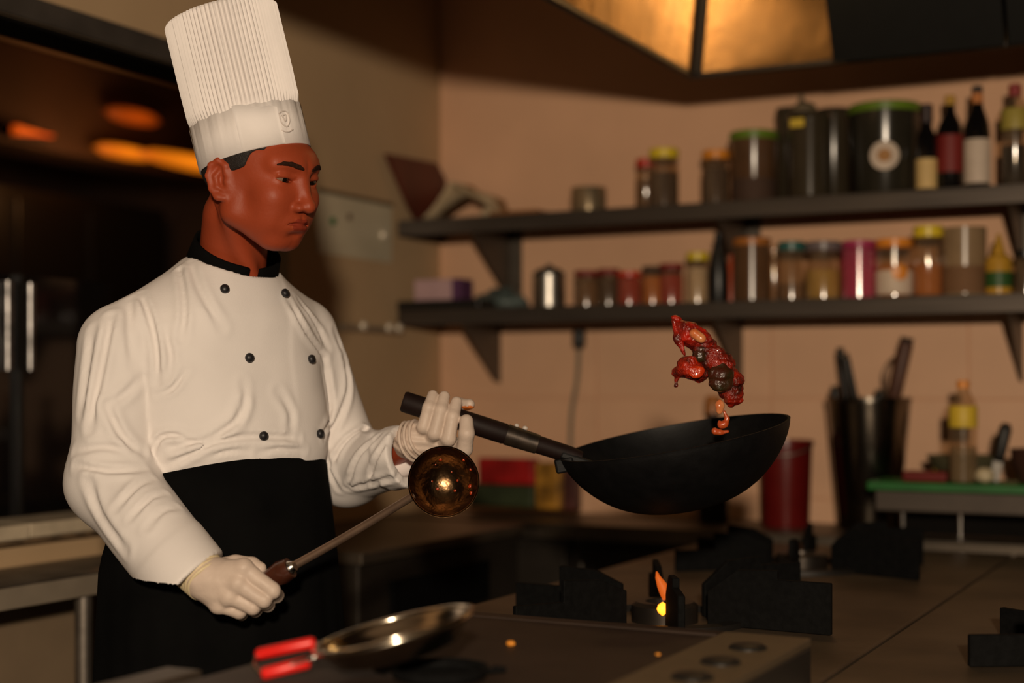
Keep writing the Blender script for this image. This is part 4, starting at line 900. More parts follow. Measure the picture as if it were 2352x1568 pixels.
# ---- tall pleated paper hat
def hat_ring(r, z, n, mod=None):
    return [hb + Ax * z + e1 * HA * (r + (mod(i) if mod else 0)) * math.cos(2 * math.pi * i / n) + e2 * HB * (r + (mod(i) if mod else 0)) * math.sin(2 * math.pi * i / n) for i in range(n)]
NP_, PER = 84, 8
n_ = NP_ * PER; jit = rng.normal(0, 0.0045, NP_)
pm = lambda amp: (lambda i: amp * abs(((i % PER) / PER) * 2 - 1) ** 1.5 + jit[i // PER] * (amp / 0.03))
V, F = [], []
rows = [(0.965, 0.050, 0.010), (0.968, BD + 0.002, 0.014), (0.980, BD + 0.016, 0.034), (0.985, 0.13, 0.036), (0.985, 0.19, 0.036), (0.985, HH - 0.004, 0.036), (0.96, HH, 0.028), (0.55, HH + 0.004, 0.03), (0.05, HH - 0.002, 0.0)]
for r, z, a in rows: V += hat_ring(r, z, n_, pm(a))
for j in range(len(rows) - 1):
    F += [(j * n_ + i, j * n_ + (i + 1) % n_, (j + 1) * n_ + (i + 1) % n_, (j + 1) * n_ + i) for i in range(n_)]
F.append(tuple((len(rows) - 1) * n_ + i for i in range(n_)))
hat = pobj('chef_hat', V, F, PAPERW, None, False)
hat['label'] = 'tall white pleated paper chef hat'
nb_ = 120; V, F = [], []
edge = lambda i: BD + 0.0012 * math.sin(i * 0.9) + 0.0008 * math.sin(i * 2.3)
for r, zf in ((0.985, lambda i: 0.0), (1.012, lambda i: 0.0), (1.014, edge), (0.99, edge)):
    V += [hb + Ax * zf(i) + e1 * HA * r * math.cos(2 * math.pi * i / nb_) + e2 * HB * r * math.sin(2 * math.pi * i / nb_) for i in range(nb_)]
for j in range(3): F += [(j * nb_ + i, j * nb_ + (i + 1) % nb_, (j + 1) * nb_ + (i + 1) % nb_, (j + 1) * nb_ + i) for i in range(nb_)]
band = pobj('hat_band', V, F, PAPERW, hat)
# loose end of the band, torn at the upper corner, and the small crest pressed into its front
def band_pt(a, z, r): return hb + Ax * z + e1 * HA * r * math.cos(a) + e2 * HB * r * math.sin(a)
V, F = [], []
aa = np.linspace(math.radians(-62), math.radians(-18), 12)
for a in aa:
    k = (a - aa[0]) / (aa[-1] - aa[0]); zt_ = 0.060 + 0.016 * (1 - k) + 0.002 * math.sin(9 * k)
    for r in (1.016, 1.026): V += [band_pt(a, 0.0005, r), band_pt(a, zt_ * 0.6, r), band_pt(a, zt_, r)]
for i in range(11):
    o_ = i * 6
    for b0 in (0, 1, 3, 4): F.append((o_ + b0, o_ + 6 + b0, o_ + 7 + b0, o_ + b0 + 1))
    F += [(o_ + 2, o_ + 8, o_ + 11, o_ + 5), (o_, o_ + 3, o_ + 9, o_ + 6)]
F += [(0, 1, 4, 3), (1, 2, 5, 4), (66, 69, 70, 67), (67, 70, 71, 68)]
pobj('band_flap', V, F, PAPERW, hat)
CREST = M('crest_grey', (0.70, 0.63, 0.59), 0.7)
ca = math.radians(-12); b_c = B()
for pts in ([(-9, 50), (-9, 36), (0, 27), (9, 36), (9, 50), (0, 53), (-9, 50)], [(-4, 46), (4, 46), (0, 36), (-4, 46)], [(-12, 22), (-4, 19), (4, 19), (12, 22)]):
    b_c.tube(spline([band_pt(ca + x / 1000 / 0.095, z / 1000, 1.028) for x, z in pts], 4), 0.0010, 6)
pobj('hat_crest', b_c.v, b_c.f, CREST, hat)

# ---- jacket
cc = K(537, 604, 2.580); ca_ = np.array([0, 0, 1.0]) + fw * 0.62; ca_ /= np.linalg.norm(ca_)
cf = fw - ca_ * fw.dot(ca_); cf /= np.linalg.norm(cf); cs_ = np.cross(ca_, cf)
cutR = (cuR - elR); cutR /= np.linalg.norm(cutR); cutRn = np.array([0.70, -0.12, -0.66]); cutRn /= np.linalg.norm(cutRn)
cutL = (cuL - elL); cutL /= np.linalg.norm(cutL); cutLn = cutL + np.array([0.5, 0.2, 0.05]); cutLn /= np.linalg.norm(cutLn)
def jacket_base(p):
    d, s, f = torso(p)
    nb = K(525, 648, 2.59)
    # shoulders
    d = smin(d, cap(p, nb, shR + [0, 0, 0.020], 0.048, 0.052), 0.05)
    d = smin(d, cap(p, nb, shL + [0, 0, 0.018], 0.050, 0.052), 0.05)
    z = p[2]
    d = d + (0.0014 * n3(p, 21) + 0.0008 * n3(p, 44, 1.0)) * np.clip((f + 0.05) / 0.06, 0, 1)
    # front panel edge of the double breast: a soft step
    d = d - 0.0016 * (1 / (1 + np.exp(np.clip((s + 0.075) / 0.002, -30, 30)))) * (f > 0)
    # sleeves
    sR = cap(p, shR, elR, 0.070, 0.069)
    fR = cap(p, elR, cuR + cutR * 0.05, 0.069, 0.066)
    aR = smin(sR, fR, 0.035)
    aR = aR + 0.0018 * n3(p, 22, 2.0)
    t = sum((p[i] - cuR[i]) * cutRn[i] for i in range(3))
    aR = smax(aR, t, 0.004)
    step = sum((p[i] - (cuR - cutR * 0.075)[i]) * cutRn[i] for i in range(3))
    aR = aR - 0.0016 / (1 + np.exp(np.clip(-step / 0.0016, -30, 30)))                         # turned-up cuff
    aR = smax(aR, -cap(p, cuR - cutR * 0.02, cuR + cutR * 0.08, 0.050, 0.056), 0.002)
    sL = cap(p, shL, elL, 0.070, 0.064)
    fL = cap(p, elL, cuL + cutL * 0.04, 0.062, 0.050)
    aL = smin(sL, fL, 0.03)
    aL = aL + 0.0018 * n3(p, 28, 4.0)
    t = sum((p[i] - cuL[i]) * cutLn[i] for i in range(3))
    aL = smax(aL, t, 0.004)
    stepL = sum((p[i] - (cuL - cutL * 0.05)[i]) * cutLn[i] for i in range(3))
    aL = aL - 0.0035 / (1 + np.exp(np.clip(-stepL / 0.0016, -30, 30))) * (1 + 0.6 * n3(p, 60, 3.0))
    aL = smax(aL, -cap(p, cuL - cutL * 0.02, cuL + cutL * 0.08, 0.036, 0.041), 0.002)
    d = smax(d, 1.05 - z, 0.004)                                                              # tucked in at the waist
    d = smin(d, aR, 0.004); d = smin(d, aL, 0.006)
    x, y, zc_ = (p[i] - cc[i] for i in range(3))
    ta = x * ca_[0] + y * ca_[1] + zc_ * ca_[2]; rad = np.sqrt((x - ca_[0] * ta) ** 2 + (y - ca_[1] * ta) ** 2 + (zc_ - ca_[2] * ta) ** 2)
    return smax(d, -np.maximum(rad - 0.0785 - 0.25 * np.maximum(ta, 0), -(ta + 0.020)), 0.004)
def hit(px, py, fn, d0=2.05, d1=2.95):
    ds = np.linspace(d0, d1, 1800); P = np.stack([K(px, py, d) for d in ds], 1)
    v = fn((P[0], P[1], P[2])); i = int(np.argmax(v < 0)); return P[:, i]
# folds of the cloth: each is a soft valley with raised flanks, laid along a line on the jacket
FOLDS = [([(410, 600), (420, 660), (424, 720), (416, 780)], 4.0, 8), ([(438, 604), (462, 672), (508, 752)], 3.5, 9), ([(322, 676), (346, 735), (361, 800), (364, 880)], 4.5, 8),
         ([(362, 905), (396, 893), (426, 850)], 4.5, 6), ([(384, 1068), (450, 1036), (525, 1008), (592, 1002), (680, 1006)], 4.5, 8), ([(398, 1026), (480, 1008), (540, 968), (556, 926)], 4.5, 9),
         ([(470, 1046), (530, 1034), (575, 1038)], 3.0, 6), ([(590, 1040), (640, 1030), (700, 1034)], 3.5, 6), ([(664, 690), (700, 758), (742, 822)], 4.5, 8),
         ([(686, 690), (722, 742), (752, 800)], 4.0, 7), ([(742, 828), (752, 888), (756, 938), (742, 1002)], 5.0, 8), ([(640, 900), (668, 950), (664, 1000)], 3.0, 9),
         ([(350, 1040), (372, 1004), (410, 1000), (440, 1012)], 5.0, 7), ([(560, 880), (562, 930), (548, 965)], 3.0, 8), ([(380, 760), (392, 820), (384, 860)], 3.0, 8),
         ([(256, 728), (240, 812), (221, 908), (208, 985)], 5.5, 9), ([(245, 930), (280, 1002), (326, 1040)], 6.0, 9), ([(245, 930), (285, 906), (322, 868)], 4.0, 9),
         ([(176, 1036), (240, 1026), (300, 1036)], 4.0, 9), ([(176, 1070), (250, 1082), (328, 1080)], 5.0, 8), ([(268, 1168), (312, 1120), (346, 1100)], 5.0, 8), ([(300, 1192), (345, 1146), (378, 1134)], 5.0, 7),
         ([(205, 1100), (232, 1180), (290, 1262)], 4.5, 10), ([(340, 1210), (372, 1175), (405, 1165)], 4.0, 8), ([(300, 690), (296, 760), (306, 840)], 3.5, 10), ([(215, 760), (202, 850), (190, 950)], 3.5, 10),
         ([(790, 822), (800, 888), (782, 948), (752, 1003)], 5.0, 8), ([(862, 974), (800, 1012), (762, 1066)], 6.0, 7), ([(872, 1000), (824, 1050), (802, 1110)], 6.0, 7), ([(890, 1010), (862, 1060), (850, 1108)], 5.0, 7),
         ([(752, 1040), (762, 1090), (778, 1122)], 5.5, 7), ([(800, 1120), (870, 1104), (912, 1092)], 5.5, 7), ([(818, 880), (838, 940), (852, 975)], 4.0, 8), ([(768, 760), (790, 820)], 3.5, 8)]
FPTS = [([hit(x, y, jacket_base) for x, y in np.array(spline([(a, b, 0) for a, b in pts], 3))[:, :2]], amp, wd) for pts, amp, wd in FOLDS]
def jacket_fn(p):
    d = np.asarray(jacket_base(p)).copy()
    m = np.abs(d) < 0.016
    q = tuple(np.asarray(c)[m] for c in p); add = np.zeros(q[0].shape)
    for pts, amp, wd in FPTS:
        pa = np.array(pts); k = np.ones(len(q[0]), bool)
        for i in range(3): k &= (q[i] > pa[:, i].min() - 0.045) & (q[i] < pa[:, i].max() + 0.045)
        if not k.any(): continue
        qq = tuple(c[k] for c in q); dist = None
        for i in range(len(pts) - 1):
            c = cap(qq, pts[i], pts[i + 1], 0.0); dist = c if dist is None else np.minimum(dist, c)
        # fade towards both ends
        e0 = np.sqrt(sum((qq[i] - pa[0][i]) ** 2 for i in range(3))); e1_ = np.sqrt(sum((qq[i] - pa[-1][i]) ** 2 for i in range(3)))
        fade = np.clip(np.minimum(e0, e1_) / 0.028, 0.15, 1)
        w_ = wd / 1318 * 0.85
        add[k] += fade * amp / 1000 * (1.15 * np.exp(-(dist / w_) ** 2) - 0.85 * np.exp(-((dist - 2.1 * w_) / (1.25 * w_)) ** 2))
    d[m] += add.astype(d.dtype)
    return d
V, F = surf(jacket_fn, (-0.815, 2.17, 0.90), (-0.13, 2.95, 1.46), 0.0037, 1)
jacket = pobj('jacket', V, F, COTTON); jacket['label'] = 'white double-breasted cotton jacket with black buttons'
def grad(fn, p, h=0.006):
    g = np.array([float(fn(tuple(np.array([p[j] + (h if j == i else 0)]) for j in range(3)))[0] - fn(tuple(np.array([p[j] - (h if j == i else 0)]) for j in range(3)))[0]) for i in range(3)])
    return g / np.linalg.norm(g)
for (px, py) in ((515, 667), (651, 677), (570, 822), (710, 826), (602, 1000), (730, 996)):
    p = hit(px, py, jacket_fn); n = grad(jacket_fn, p)
    b = B().lathe(p - n * 0.001, [(0.003, 0), (0.0035, 0.002), (0.0072, 0.0035), (0.0082, 0.007), (0.0070, 0.0105), (0.003, 0.0125), (0.0005, 0.013)], 16, axis=n)
    pobj('button', b.v, b.f, M('button_black', (0.012, 0.011, 0.013), 0.45), jacket)
# stand collar with a notch in front
V, F = [], []; NA = 46
for k in range(NA + 1):
    a = math.radians(6) + (2 * math.pi - math.radians(14)) * k / NA
    tp_ = 1 - 0.10 * math.exp(-((min(a, 2 * math.pi - a)) / 0.2) ** 2)
    for r, h in ((0.0800, -0.024), (0.0735, 0.030 * tp_), (0.0695, 0.031 * tp_), (0.0755, -0.024)):
        V.append(cc + cf * (r * 1.06) * math.cos(a) + cs_ * r * 1.03 * math.sin(a) + ca_ * h)
for k in range(NA):
    for j in range(4): F.append((k * 4 + j, k * 4 + (j + 1) % 4, k * 4 + 4 + (j + 1) % 4, k * 4 + 4 + j))
F += [(0, 1, 2, 3)[::-1], (NA * 4, NA * 4 + 1, NA * 4 + 2, NA * 4 + 3)]
pobj('collar', V, F, BLACKC, jacket)

# ---- apron, trousers, shoes
def apron_fn(z):
    zs = [0.36, 0.685, 0.90, 1.0, 1.06, 1.10]
    return np.interp(z, zs, [520, 516, 508, 520, 527, 529]), np.interp(z, zs, [0.225, 0.222, 0.208, 0.186, 0.172, 0.169]), np.interp(z, zs, [0.175, 0.168, 0.158, 0.146, 0.134, 0.131])
V, F = [], []; NA, NZ = 120, 26
for j in range(NZ + 1):
    k = j / NZ
    for i in range(NA):
        a = 2 * math.pi * i / NA                              # 0 = front
        ztop = 1.083 - 0.030 * (1 - math.cos(a - 0.25)) / 2 - 0.022 * max(0, math.sin(a)) ** 1.5
        z = ztop + (0.36 - ztop) * k; c, w_, h_ = apron_fn(z)
        fold = 0.010 * k * math.sin(9 * a + 2 * math.sin(3 * a)) + 0.003 * k * math.sin(23 * a)
        sgc = math.copysign(abs(math.cos(a)) ** 0.87, math.cos(a)); sgs = math.copysign(abs(math.sin(a)) ** 0.87, math.sin(a))
        V.append(np.array([(c - CX) / FPX * 2.58, 2.58, z]) + fw * (h_ + fold) * sgc + sd_ * (w_ + fold) * sgs)
for j in range(NZ): F += [(j * NA + i, j * NA + (i + 1) % NA, (j + 1) * NA + (i + 1) % NA, (j + 1) * NA + i) for i in range(NA)]
ap = pobj('apron', V, F, BLACKC); md = ap.modifiers.new('thick', 'SOLIDIFY'); md.thickness = 0.003; md.offset = -1
for sg in (-1, 1):
    hip = c0 + sd_ * 0.085 * sg
    b = B().tube([hip + [0, 0, 0.75], hip + [0, 0, 0.42], hip + sd_ * 0.01 * sg + [0, 0, 0.09]], [0.085, 0.075, 0.06], 18)
    pobj('trouser_leg', b.v, b.f, BLACKC)
    ft = hip + sd_ * 0.01 * sg
    V, F = surf(lambda p: np.maximum(smin(ell(p, ft + fw * 0.06 + [0, 0, 0.035], (0.075, 0.075, 0.05)), smin(cap(p, ft - fw * 0.02 + [0, 0, 0.045], ft + fw * 0.15 + [0, 0, 0.03], 0.045, 0.038), cap(p, ft + [0, 0, 0.05], ft + [0, 0, 0.11], 0.045), 0.03), 0.03), 0.001 - p[2]),
                ft + [-0.25, -0.25, -0.02], ft + [0.25, 0.25, 0.17], 0.009)
    pobj('shoe', V, F, M('black_leather', (0.01, 0.009, 0.008), 0.35))

# ---- gloved hands
WA, WB = K(925, 921, 2.56), K(1312, 1045, 2.565)            # wok handle axis
hd = (WB - WA) / np.linalg.norm(WB - WA)
nn = np.array([0, -1.0, 0]); nn = nn - hd * nn.dot(hd); nn /= np.linalg.norm(nn); uu = np.cross(nn, hd); uu = uu if uu[2] > 0 else -uu
def hw(px, n, u):                                           # along the handle at picture column px; n toward viewer, u up
    t = (px - 925) / (1312 - 925); return WA + (WB - WA) * t + nn * n + uu * u
fing = [  # MCP, PIP, DIP, tip
    ([hw(984, 0.002, -0.046), hw(987, 0.030, -0.030), hw(985, 0.031, 0.004), hw(984, 0.014, 0.026)], [0.0115, 0.0114, 0.0106, 0.0092]),
    ([hw(1006, 0.004, -0.051), hw(1014, 0.035, -0.034), hw(1011, 0.034, 0.006), hw(1009, 0.015, 0.030)], [0.0122, 0.0120, 0.0112, 0.0096]),
    ([hw(1034, 0.004, -0.052), hw(1046, 0.037, -0.036), hw(1040, 0.035, 0.002), hw(1038, 0.017, 0.027)], [0.0126, 0.0124, 0.0116, 0.0100]),
    ([hw(1060, 0.000, -0.046), hw(1086, 0.036, -0.044), hw(1080, 0.048, -0.018), hw(1071, 0.040, 0.002)], [0.0125, 0.0132, 0.0132, 0.0118])]
thumbL = ([hw(985, -0.020, -0.040), hw(1016, -0.034, -0.006), hw(1046, -0.026, 0.024), hw(1066, -0.010, 0.030)], [0.015, 0.013, 0.0112, 0.0092])
def gloveL(p):
    d = cap(p, wrL - (wrL - elL) / np.linalg.norm(wrL - elL) * 0.02, wrL, 0.031, 0.030)
    for (pts, rr) in fing: d = smin(d, cap(p, wrL + uu * -0.004, pts[0], 0.022, 0.0145), 0.014)
    d = smin(d, cap(p, wrL, thumbL[0][0], 0.022, 0.016), 0.014)
    d = smin(d, ell(p, hw(1010, -0.006, -0.044), (0.036, 0.024, 0.018)), 0.012)
    d = d + 0.0010 * np.sin(420 * (p[0] * 0.5 + p[2]) + 3 * np.sin(60 * p[0]))
    for (pts, rr) in fing: d = smin(d, chain(p, pts, rr, 0.004), 0.0035)
    d = smin(d, chain(p, *thumbL, 0.004), 0.004)
    return smax(d, -cap(p, WA - hd * 0.05, WB, 0.0192), 0.001)
V, F = surf(gloveL, (-0.25, 2.44, 1.06), (-0.05, 2.68, 1.235), 0.0017, 1)
gl = pobj('glove', V, F, LATEX); gl['label'] = 'pale latex glove gripping the wok handle'
# stained finger tip
g0 = thumbL[0][3]
V, F = surf(lambda p: np.maximum(cap(p, thumbL[0][2] * 0.35 + g0 * 0.65, g0, 0.0104, 0.0097) + 0.0006 * n3(p, 500), p[2] - g0[2] + 0.003 + 0.002 * n3(p, 300)), g0 - 0.018, g0 + 0.016, 0.0012, 1)
pobj('sauce_stain', V, F, M('sauce_stain', (0.62, 0.16, 0.03), 0.3, 0, 0.3, 200), gl)
def ringtube(c, axis, ra, rb, rt, e, wob=0.0, n=40):
    axis = np.array(axis) / np.linalg.norm(axis); e = np.array(e) - axis * np.dot(e, axis); e /= np.linalg.norm(e); g = np.cross(axis, e)
    V, F = [], []; m = 8
    for i in range(n):
        a = 2 * math.pi * i / n; ctr = c + e * ra * math.cos(a) + g * rb * math.sin(a) + axis * wob * math.sin(2 * a + 1)
        rad = e * math.cos(a) + g * math.sin(a)
        for k in range(m):
            b = 2 * math.pi * k / m; V.append(ctr + rad * rt * math.cos(b) + axis * rt * math.sin(b))
    for i in range(n):
        for k in range(m): F.append((i * m + k, ((i + 1) % n) * m + k, ((i + 1) % n) * m + (k + 1) % m, i * m + (k + 1) % m))
    return V, F
axL = (wrL - elL); axL = axL / np.linalg.norm(axL) * 0.5 + np.array([0.6, 0, 0.22])
for off, ra in ((-0.010, 0.036), (-0.002, 0.034), (0.008, 0.0325)):
    V, F = ringtube(wrL + axL * off - uu * 0.002 + nn * 0.004, axL, ra, ra * 0.95, 0.0028, (0, 0, 1), 0.003); pobj('cuff_roll', V, F, LATEX, gl)

# right hand: fist round the ladle grip, back of the hand to the viewer
LA, LB = K(505, 1392, 2.325), K(655, 1310, 2.300)            # ladle grip axis
mcp = [K(560, 1304, 2.272), K(546, 1340, 2.268), K(526, 1369, 2.272), K(503, 1388, 2.282)]
pip = [K(626, 1356, 2.268), K(606, 1378, 2.266), K(580, 1393, 2.272), K(550, 1405, 2.282)]
dip = [K(636, 1368, 2.306), K(614, 1389, 2.306), K(586, 1402, 2.308), K(555, 1410, 2.310)]
tip = [K(598, 1352, 2.335), K(578, 1372, 2.335), K(552, 1386, 2.335), K(526, 1395, 2.335)]
rads = [[0.0135, 0.0122, 0.0105, 0.009], [0.0138, 0.0122, 0.0108, 0.009], [0.0132, 0.0118, 0.0102, 0.009], [0.0122, 0.0108, 0.0095, 0.008]]
thR = [K(492, 1308, 2.315), K(540, 1294, 2.325), K(578, 1297, 2.324), K(598, 1306, 2.318)]
def gloveR(p):
    ua = (wrR - elR) / np.linalg.norm(wrR - elR)
    d = cap(p, wrR - ua * 0.012, wrR, 0.030, 0.031)
    for m in mcp: d = smin(d, cap(p, wrR, m, 0.027, 0.0150), 0.014)
    d = smin(d, ell(p, K(515, 1338, 2.295), (0.030, 0.026, 0.034)), 0.014)
    for i in range(4):
        d = smin(d, sph(p, mcp[i] + [0, -0.0015, 0], rads[i][0] + 0.0004), 0.006)
        d = smin(d, chain(p, [mcp[i], pip[i], dip[i], tip[i]], rads[i], 0.004), 0.0028)
    d = smin(d, chain(p, thR, [0.017, 0.014, 0.0122, 0.0100], 0.004), 0.006)
    d = d + 0.0006 * n3(p, 150, 1.0)
    return smax(d, -cap(p, LA, LB, 0.0145), 0.001)
V, F = surf(gloveR, (-0.535, 2.21, 0.825), (-0.33, 2.38, 0.985), 0.0017, 1)
gr = pobj('glove', V, F, LATEX); gr['label'] = 'pale latex glove closed round the ladle grip'
axR = (wrR - elR)
for off, ra in ((-0.11, 0.0365), (-0.085, 0.0360), (-0.06, 0.0355), (-0.035, 0.0350), (-0.01, 0.0345), (0.015, 0.034)):
    V, F = ringtube(wrR + axR * off + np.array([0, 0, 0.0]), axR + np.array([0.03, 0, -0.02]), ra, ra, 0.0030, (0, 0, 1), 0.0025)
    pobj('cuff_roll', V, F, M('latex_roll', (0.72, 0.60, 0.38), 0.5), gr)
# ================================================================== wok, ladle, flying food, foreground pan
WOKM = M('wok_iron', (0.004, 0.004, 0.0045), 0.55, 0.0, 0.5, 40, 0.04, 200, spec=0.22)
wl_, wr_ = K(1286, 1056, 2.56), K(1810, 957, 2.56)
wc = (wl_ + wr_) / 2; wx = (wr_ - wl_); RW = np.linalg.norm(wx) / 2; wx /= np.linalg.norm(wx)
tiltc = math.radians(3.5); wn = np.array([0, -1, 0]) ; wn = wn - wx * wn.dot(wx); wn /= np.linalg.norm(wn)
up0 = np.cross(wx, -wn); up0 = up0 if up0[2] > 0 else -up0
wn_up = up0 * math.cos(tiltc) + wn * math.sin(tiltc)          # opening direction
wok = thing('wok', tuple(W(*(wc - wn_up * 0.125))), 'black iron wok tilted upward with a long black handle held by the cook', 'wok')
DW_ = 0.125; th = 0.0035
wq = [math.sin(t) for t in np.linspace(0.02, math.pi / 2 - 0.001, 26)]
prof = [(RW * x, -DW_ * (1 - x ** 2.6) ** 0.75) for x in wq]
prof_in = [((RW - th) * x, th - (DW_ - 0) * (1 - x ** 2.6) ** 0.75 if x < 0.95 else -DW_ * (1 - x ** 2.6) ** 0.75 + 0.003) for x in wq[::-1]]
b = B().lathe(wc, prof + [(RW + 0.001, 0.003)] + [(RW - 0.004, 0.003)] + prof_in, 72, axis=wn_up)
obj('bowl', toworld(b.v), b.f, WOKM, wok, None, True, 50)
hpts = [WA, WA + hd * 0.004, WA + (WB - WA) * 0.60, WA + (WB - WA) * 0.62, WB, WB + hd * 0.018]
b = B().tube(hpts, [0.0165, 0.0185, 0.0182, 0.0165, 0.0150, 0.0120], 22)
wh = obj('handle', toworld(b.v), b.f, M('handle_black', (0.012, 0.005, 0.004), 0.6, 0, 0.3, 40, spec=0.2), wok, None, True, 35)
s0, s1 = WA + (WB - WA) * 0.615, WA + (WB - WA) * 0.80
b = B().tube([s0, s1], [0.0186, 0.0172], 22); obj('ferrule', toworld(b.v), b.f, M('sooty_ferrule', (0.05, 0.035, 0.025), 0.45, 0.6, 0.7, 40), wh, None, True, 35)
b = B().obox(WB + hd * 0.012 - uu * 0.004, hd, uu, nn, 0.030, 0.006, 0.016); b2 = B().obox(wl_ + wx * 0.006 - wn_up * 0.010, wx, wn_up, wn, 0.016, 0.012, 0.022)
o = obj('socket_plate', toworld(b.v + b2.v), b.f + [[i + 8 for i in f] for f in b2.f], WOKM, wok); bev(o, 0.003)
for t_, s_ in ((0.655, 0.0042), (0.705, 0.0048)):
    c = WA + (WB - WA) * t_ + uu * (0.0185 + s_ * 0.4)
    b = B().lathe(c, [(s_ * math.sin(a), -s_ * 0.8 * math.cos(a)) for a in np.linspace(0.1, math.pi - 0.1, 8)], 12, axis=uu)
    obj('water_drop', toworld(b.v), b.f, M('water_drop', (0.8, 0.75, 0.7), 0.03, 0, 0, 5, alpha=0.55, spec=1.0), wok, None, True)
# ladle
ladle = thing('ladle', tuple(W(*LA)), 'steel cooking ladle with wooden grip and shiny round bowl', 'ladle')
ldv = (LB - LA) / np.linalg.norm(LB - LA)
b = B().tube([LA + ldv * 0.016, LA + ldv * 0.022, LB - ldv * 0.03, LB - ldv * 0.006, LB + ldv * 0.010], [0.012, 0.0142, 0.0145, 0.0195, 0.0165], 18)
obj('wooden_grip', toworld(b.v), b.f, M('grip_wood', (0.075, 0.020, 0.009), 0.3, 0, 0.5, 40, stretch=(1, 1, 0.3), coat=0.3), ladle, None, True, 40)
bc = K(1019, 1106, 2.44); RB = 82.5 / FPX * 2.44
od = np.array([0.05, -0.97, -0.02]); od /= np.linalg.norm(od)
LSTEEL = M('ladle_steel', (0.14, 0.080, 0.038), 0.27, 1.0, 0.6, 14, 0.30, 34)
dp = 0.048; rs = (RB ** 2 + dp ** 2) / (2 * dp); am = math.asin(RB / rs)
prof = [(rs * math.sin(a), rs - dp - rs * math.cos(a)) for a in np.linspace(0.01, am, 16)]
pin = [((rs - 0.002) * math.sin(a), rs - dp - (rs - 0.002) * math.cos(a)) for a in np.linspace(am, 0.01, 16)]
b = B().lathe(bc, prof + [(RB, 0.001)] + pin, 56, axis=od)
lb_ = obj('bowl', toworld(b.v), b.f, LSTEEL, ladle, None, True, 60)
# sauce specks on the ladle bowl
SPK = M('sauce_speck', (0.40, 0.04, 0.006), 0.25, 0, 0.3, 200, coat=0.5)
e1_ = np.array([1.0, 0, 0]) - od * od[0]; e1_ /= np.linalg.norm(e1_); e2_ = np.cross(od, e1_); e2_ = e2_ if e2_[2] > 0 else -e2_
for (px, py, r_) in ((1012, 1058, 0.0034), (1000, 1070, 0.0018), (1066, 1058, 0.003), (1082, 1080, 0.0028), (1081, 1120, 0.0042), (1083, 1135, 0.0036), (1038, 1088, 0.002), (1052, 1108, 0.0026), (1005, 1128, 0.003), (1046, 1132, 0.003), (992, 1110, 0.002)):
    lx, lz = (px - 1019) / FPX * 2.44, (1106 - py) / FPX * 2.44; rr = math.hypot(lx, lz)
    if rr < RB - 0.001: hgt = rs - dp - math.sqrt(max(0, (rs - 0.002) ** 2 - rr ** 2))
    else: hgt = 0.001
    c = bc + e1_ * lx + e2_ * lz + od * hgt
    b = B().lathe(c - od * 0.0005, [(r_, 0), (r_ * 0.8, r_ * 0.35), (r_ * 0.3, r_ * 0.55)], 10, axis=od); obj('sauce_speck', toworld(b.v), b.f, SPK, lb_, None, True)
rod_end = bc - e1_ * RB * 0.86 - e2_ * RB * 0.42 - od * 0.012
b = B().tube(spline([LB - ldv * 0.004, LB + (rod_end - LB) * 0.5 + [0, 0, -0.002], rod_end], 8), 0.0068, 14)
obj('rod', toworld(b.v), b.f, M('rod_steel', (0.36, 0.24, 0.17), 0.42, 0.8, 0.2, 30), ladle, None, True, 40)
b = B().tube([LB - ldv * 0.002, LB + ldv * 0.012, LB + ldv * 0.018], [0.0125, 0.0115, 0.008], 16); obj('ferrule', toworld(b.v), b.f, STEEL_B, ladle, None, True, 40)
# food
RED = M('saucy_red', (0.50, 0.016, 0.004), 0.3, 0, 0, 45, 0.5, 200, coat=0.22, col2=(0.10, 0.006, 0.003))
DRED = M('saucy_dark', (0.34, 0.014, 0.003), 0.3, 0, 0, 45, 0.5, 220, coat=0.22, col2=(0.030, 0.006, 0.003))
GRN = M('pepper_green', (0.022, 0.020, 0.006), 0.28, 0, 0, 40, 0.2, 200, coat=0.25, col2=(0.055, 0.010, 0.004))
PALE = M('pale_garlic', (0.66, 0.30, 0.12), 0.25, 0, 0, 55, 0.1, 200, coat=0.5, col2=(0.60, 0.14, 0.04))
ORG = M('orange_onion', (0.46, 0.085, 0.018), 0.3, 0, 0, 90, 0.1, 200, coat=0.4, col2=(0.48, 0.06, 0.015))
DF = 2.52
def k2(x, y, dz=0.0): return K(x, y, DF + dz)
def food(name, label, fn, x0, y0, x1, y1, mat, dep=0.05, h=0.0016):
    lo_, hi_ = k2(x0, y1, 0), k2(x1, y0, 0); lo_[1] = DF - dep; hi_[1] = DF + dep
    V, F = surf(fn, lo_ - 0.004, hi_ + 0.004, h, 1)
    c = W(*V.mean(0)); V2 = toworld(V); c.z = V2[:, 2].min()
    return tag(obj(name, V2, F, mat, None, c, True), label, 'food', 'saucy food flying above the wok')
px = 1 / FPX * DF
food('chicken_piece', 'largest saucy dark red chicken piece curving down to the right',
     lambda p: smin(chain(p, [k2(1612, 800), k2(1650, 835), k2(1676, 880, 0.008), k2(1682, 912)], [27 * px, 31 * px, 30 * px, 22 * px], 0.012), cap(p, k2(1690, 915), k2(1697, 922), 9 * px), 0.006) + 0.0032 * n3(p, 130) + 0.0014 * n3(p, 330, 2.0), 1570, 760, 1720, 960, DRED)
food('chicken_piece', 'bright red chicken piece at the very top of the flying food',
     lambda p: chain(p, [k2(1552, 734), k2(1580, 762, -0.006), k2(1612, 790), k2(1632, 815)], [10 * px, 23 * px, 27 * px, 20 * px], 0.010) + 0.0026 * n3(p, 150, 1.0) + 0.0012 * n3(p, 360), 1530, 710, 1660, 850, RED)
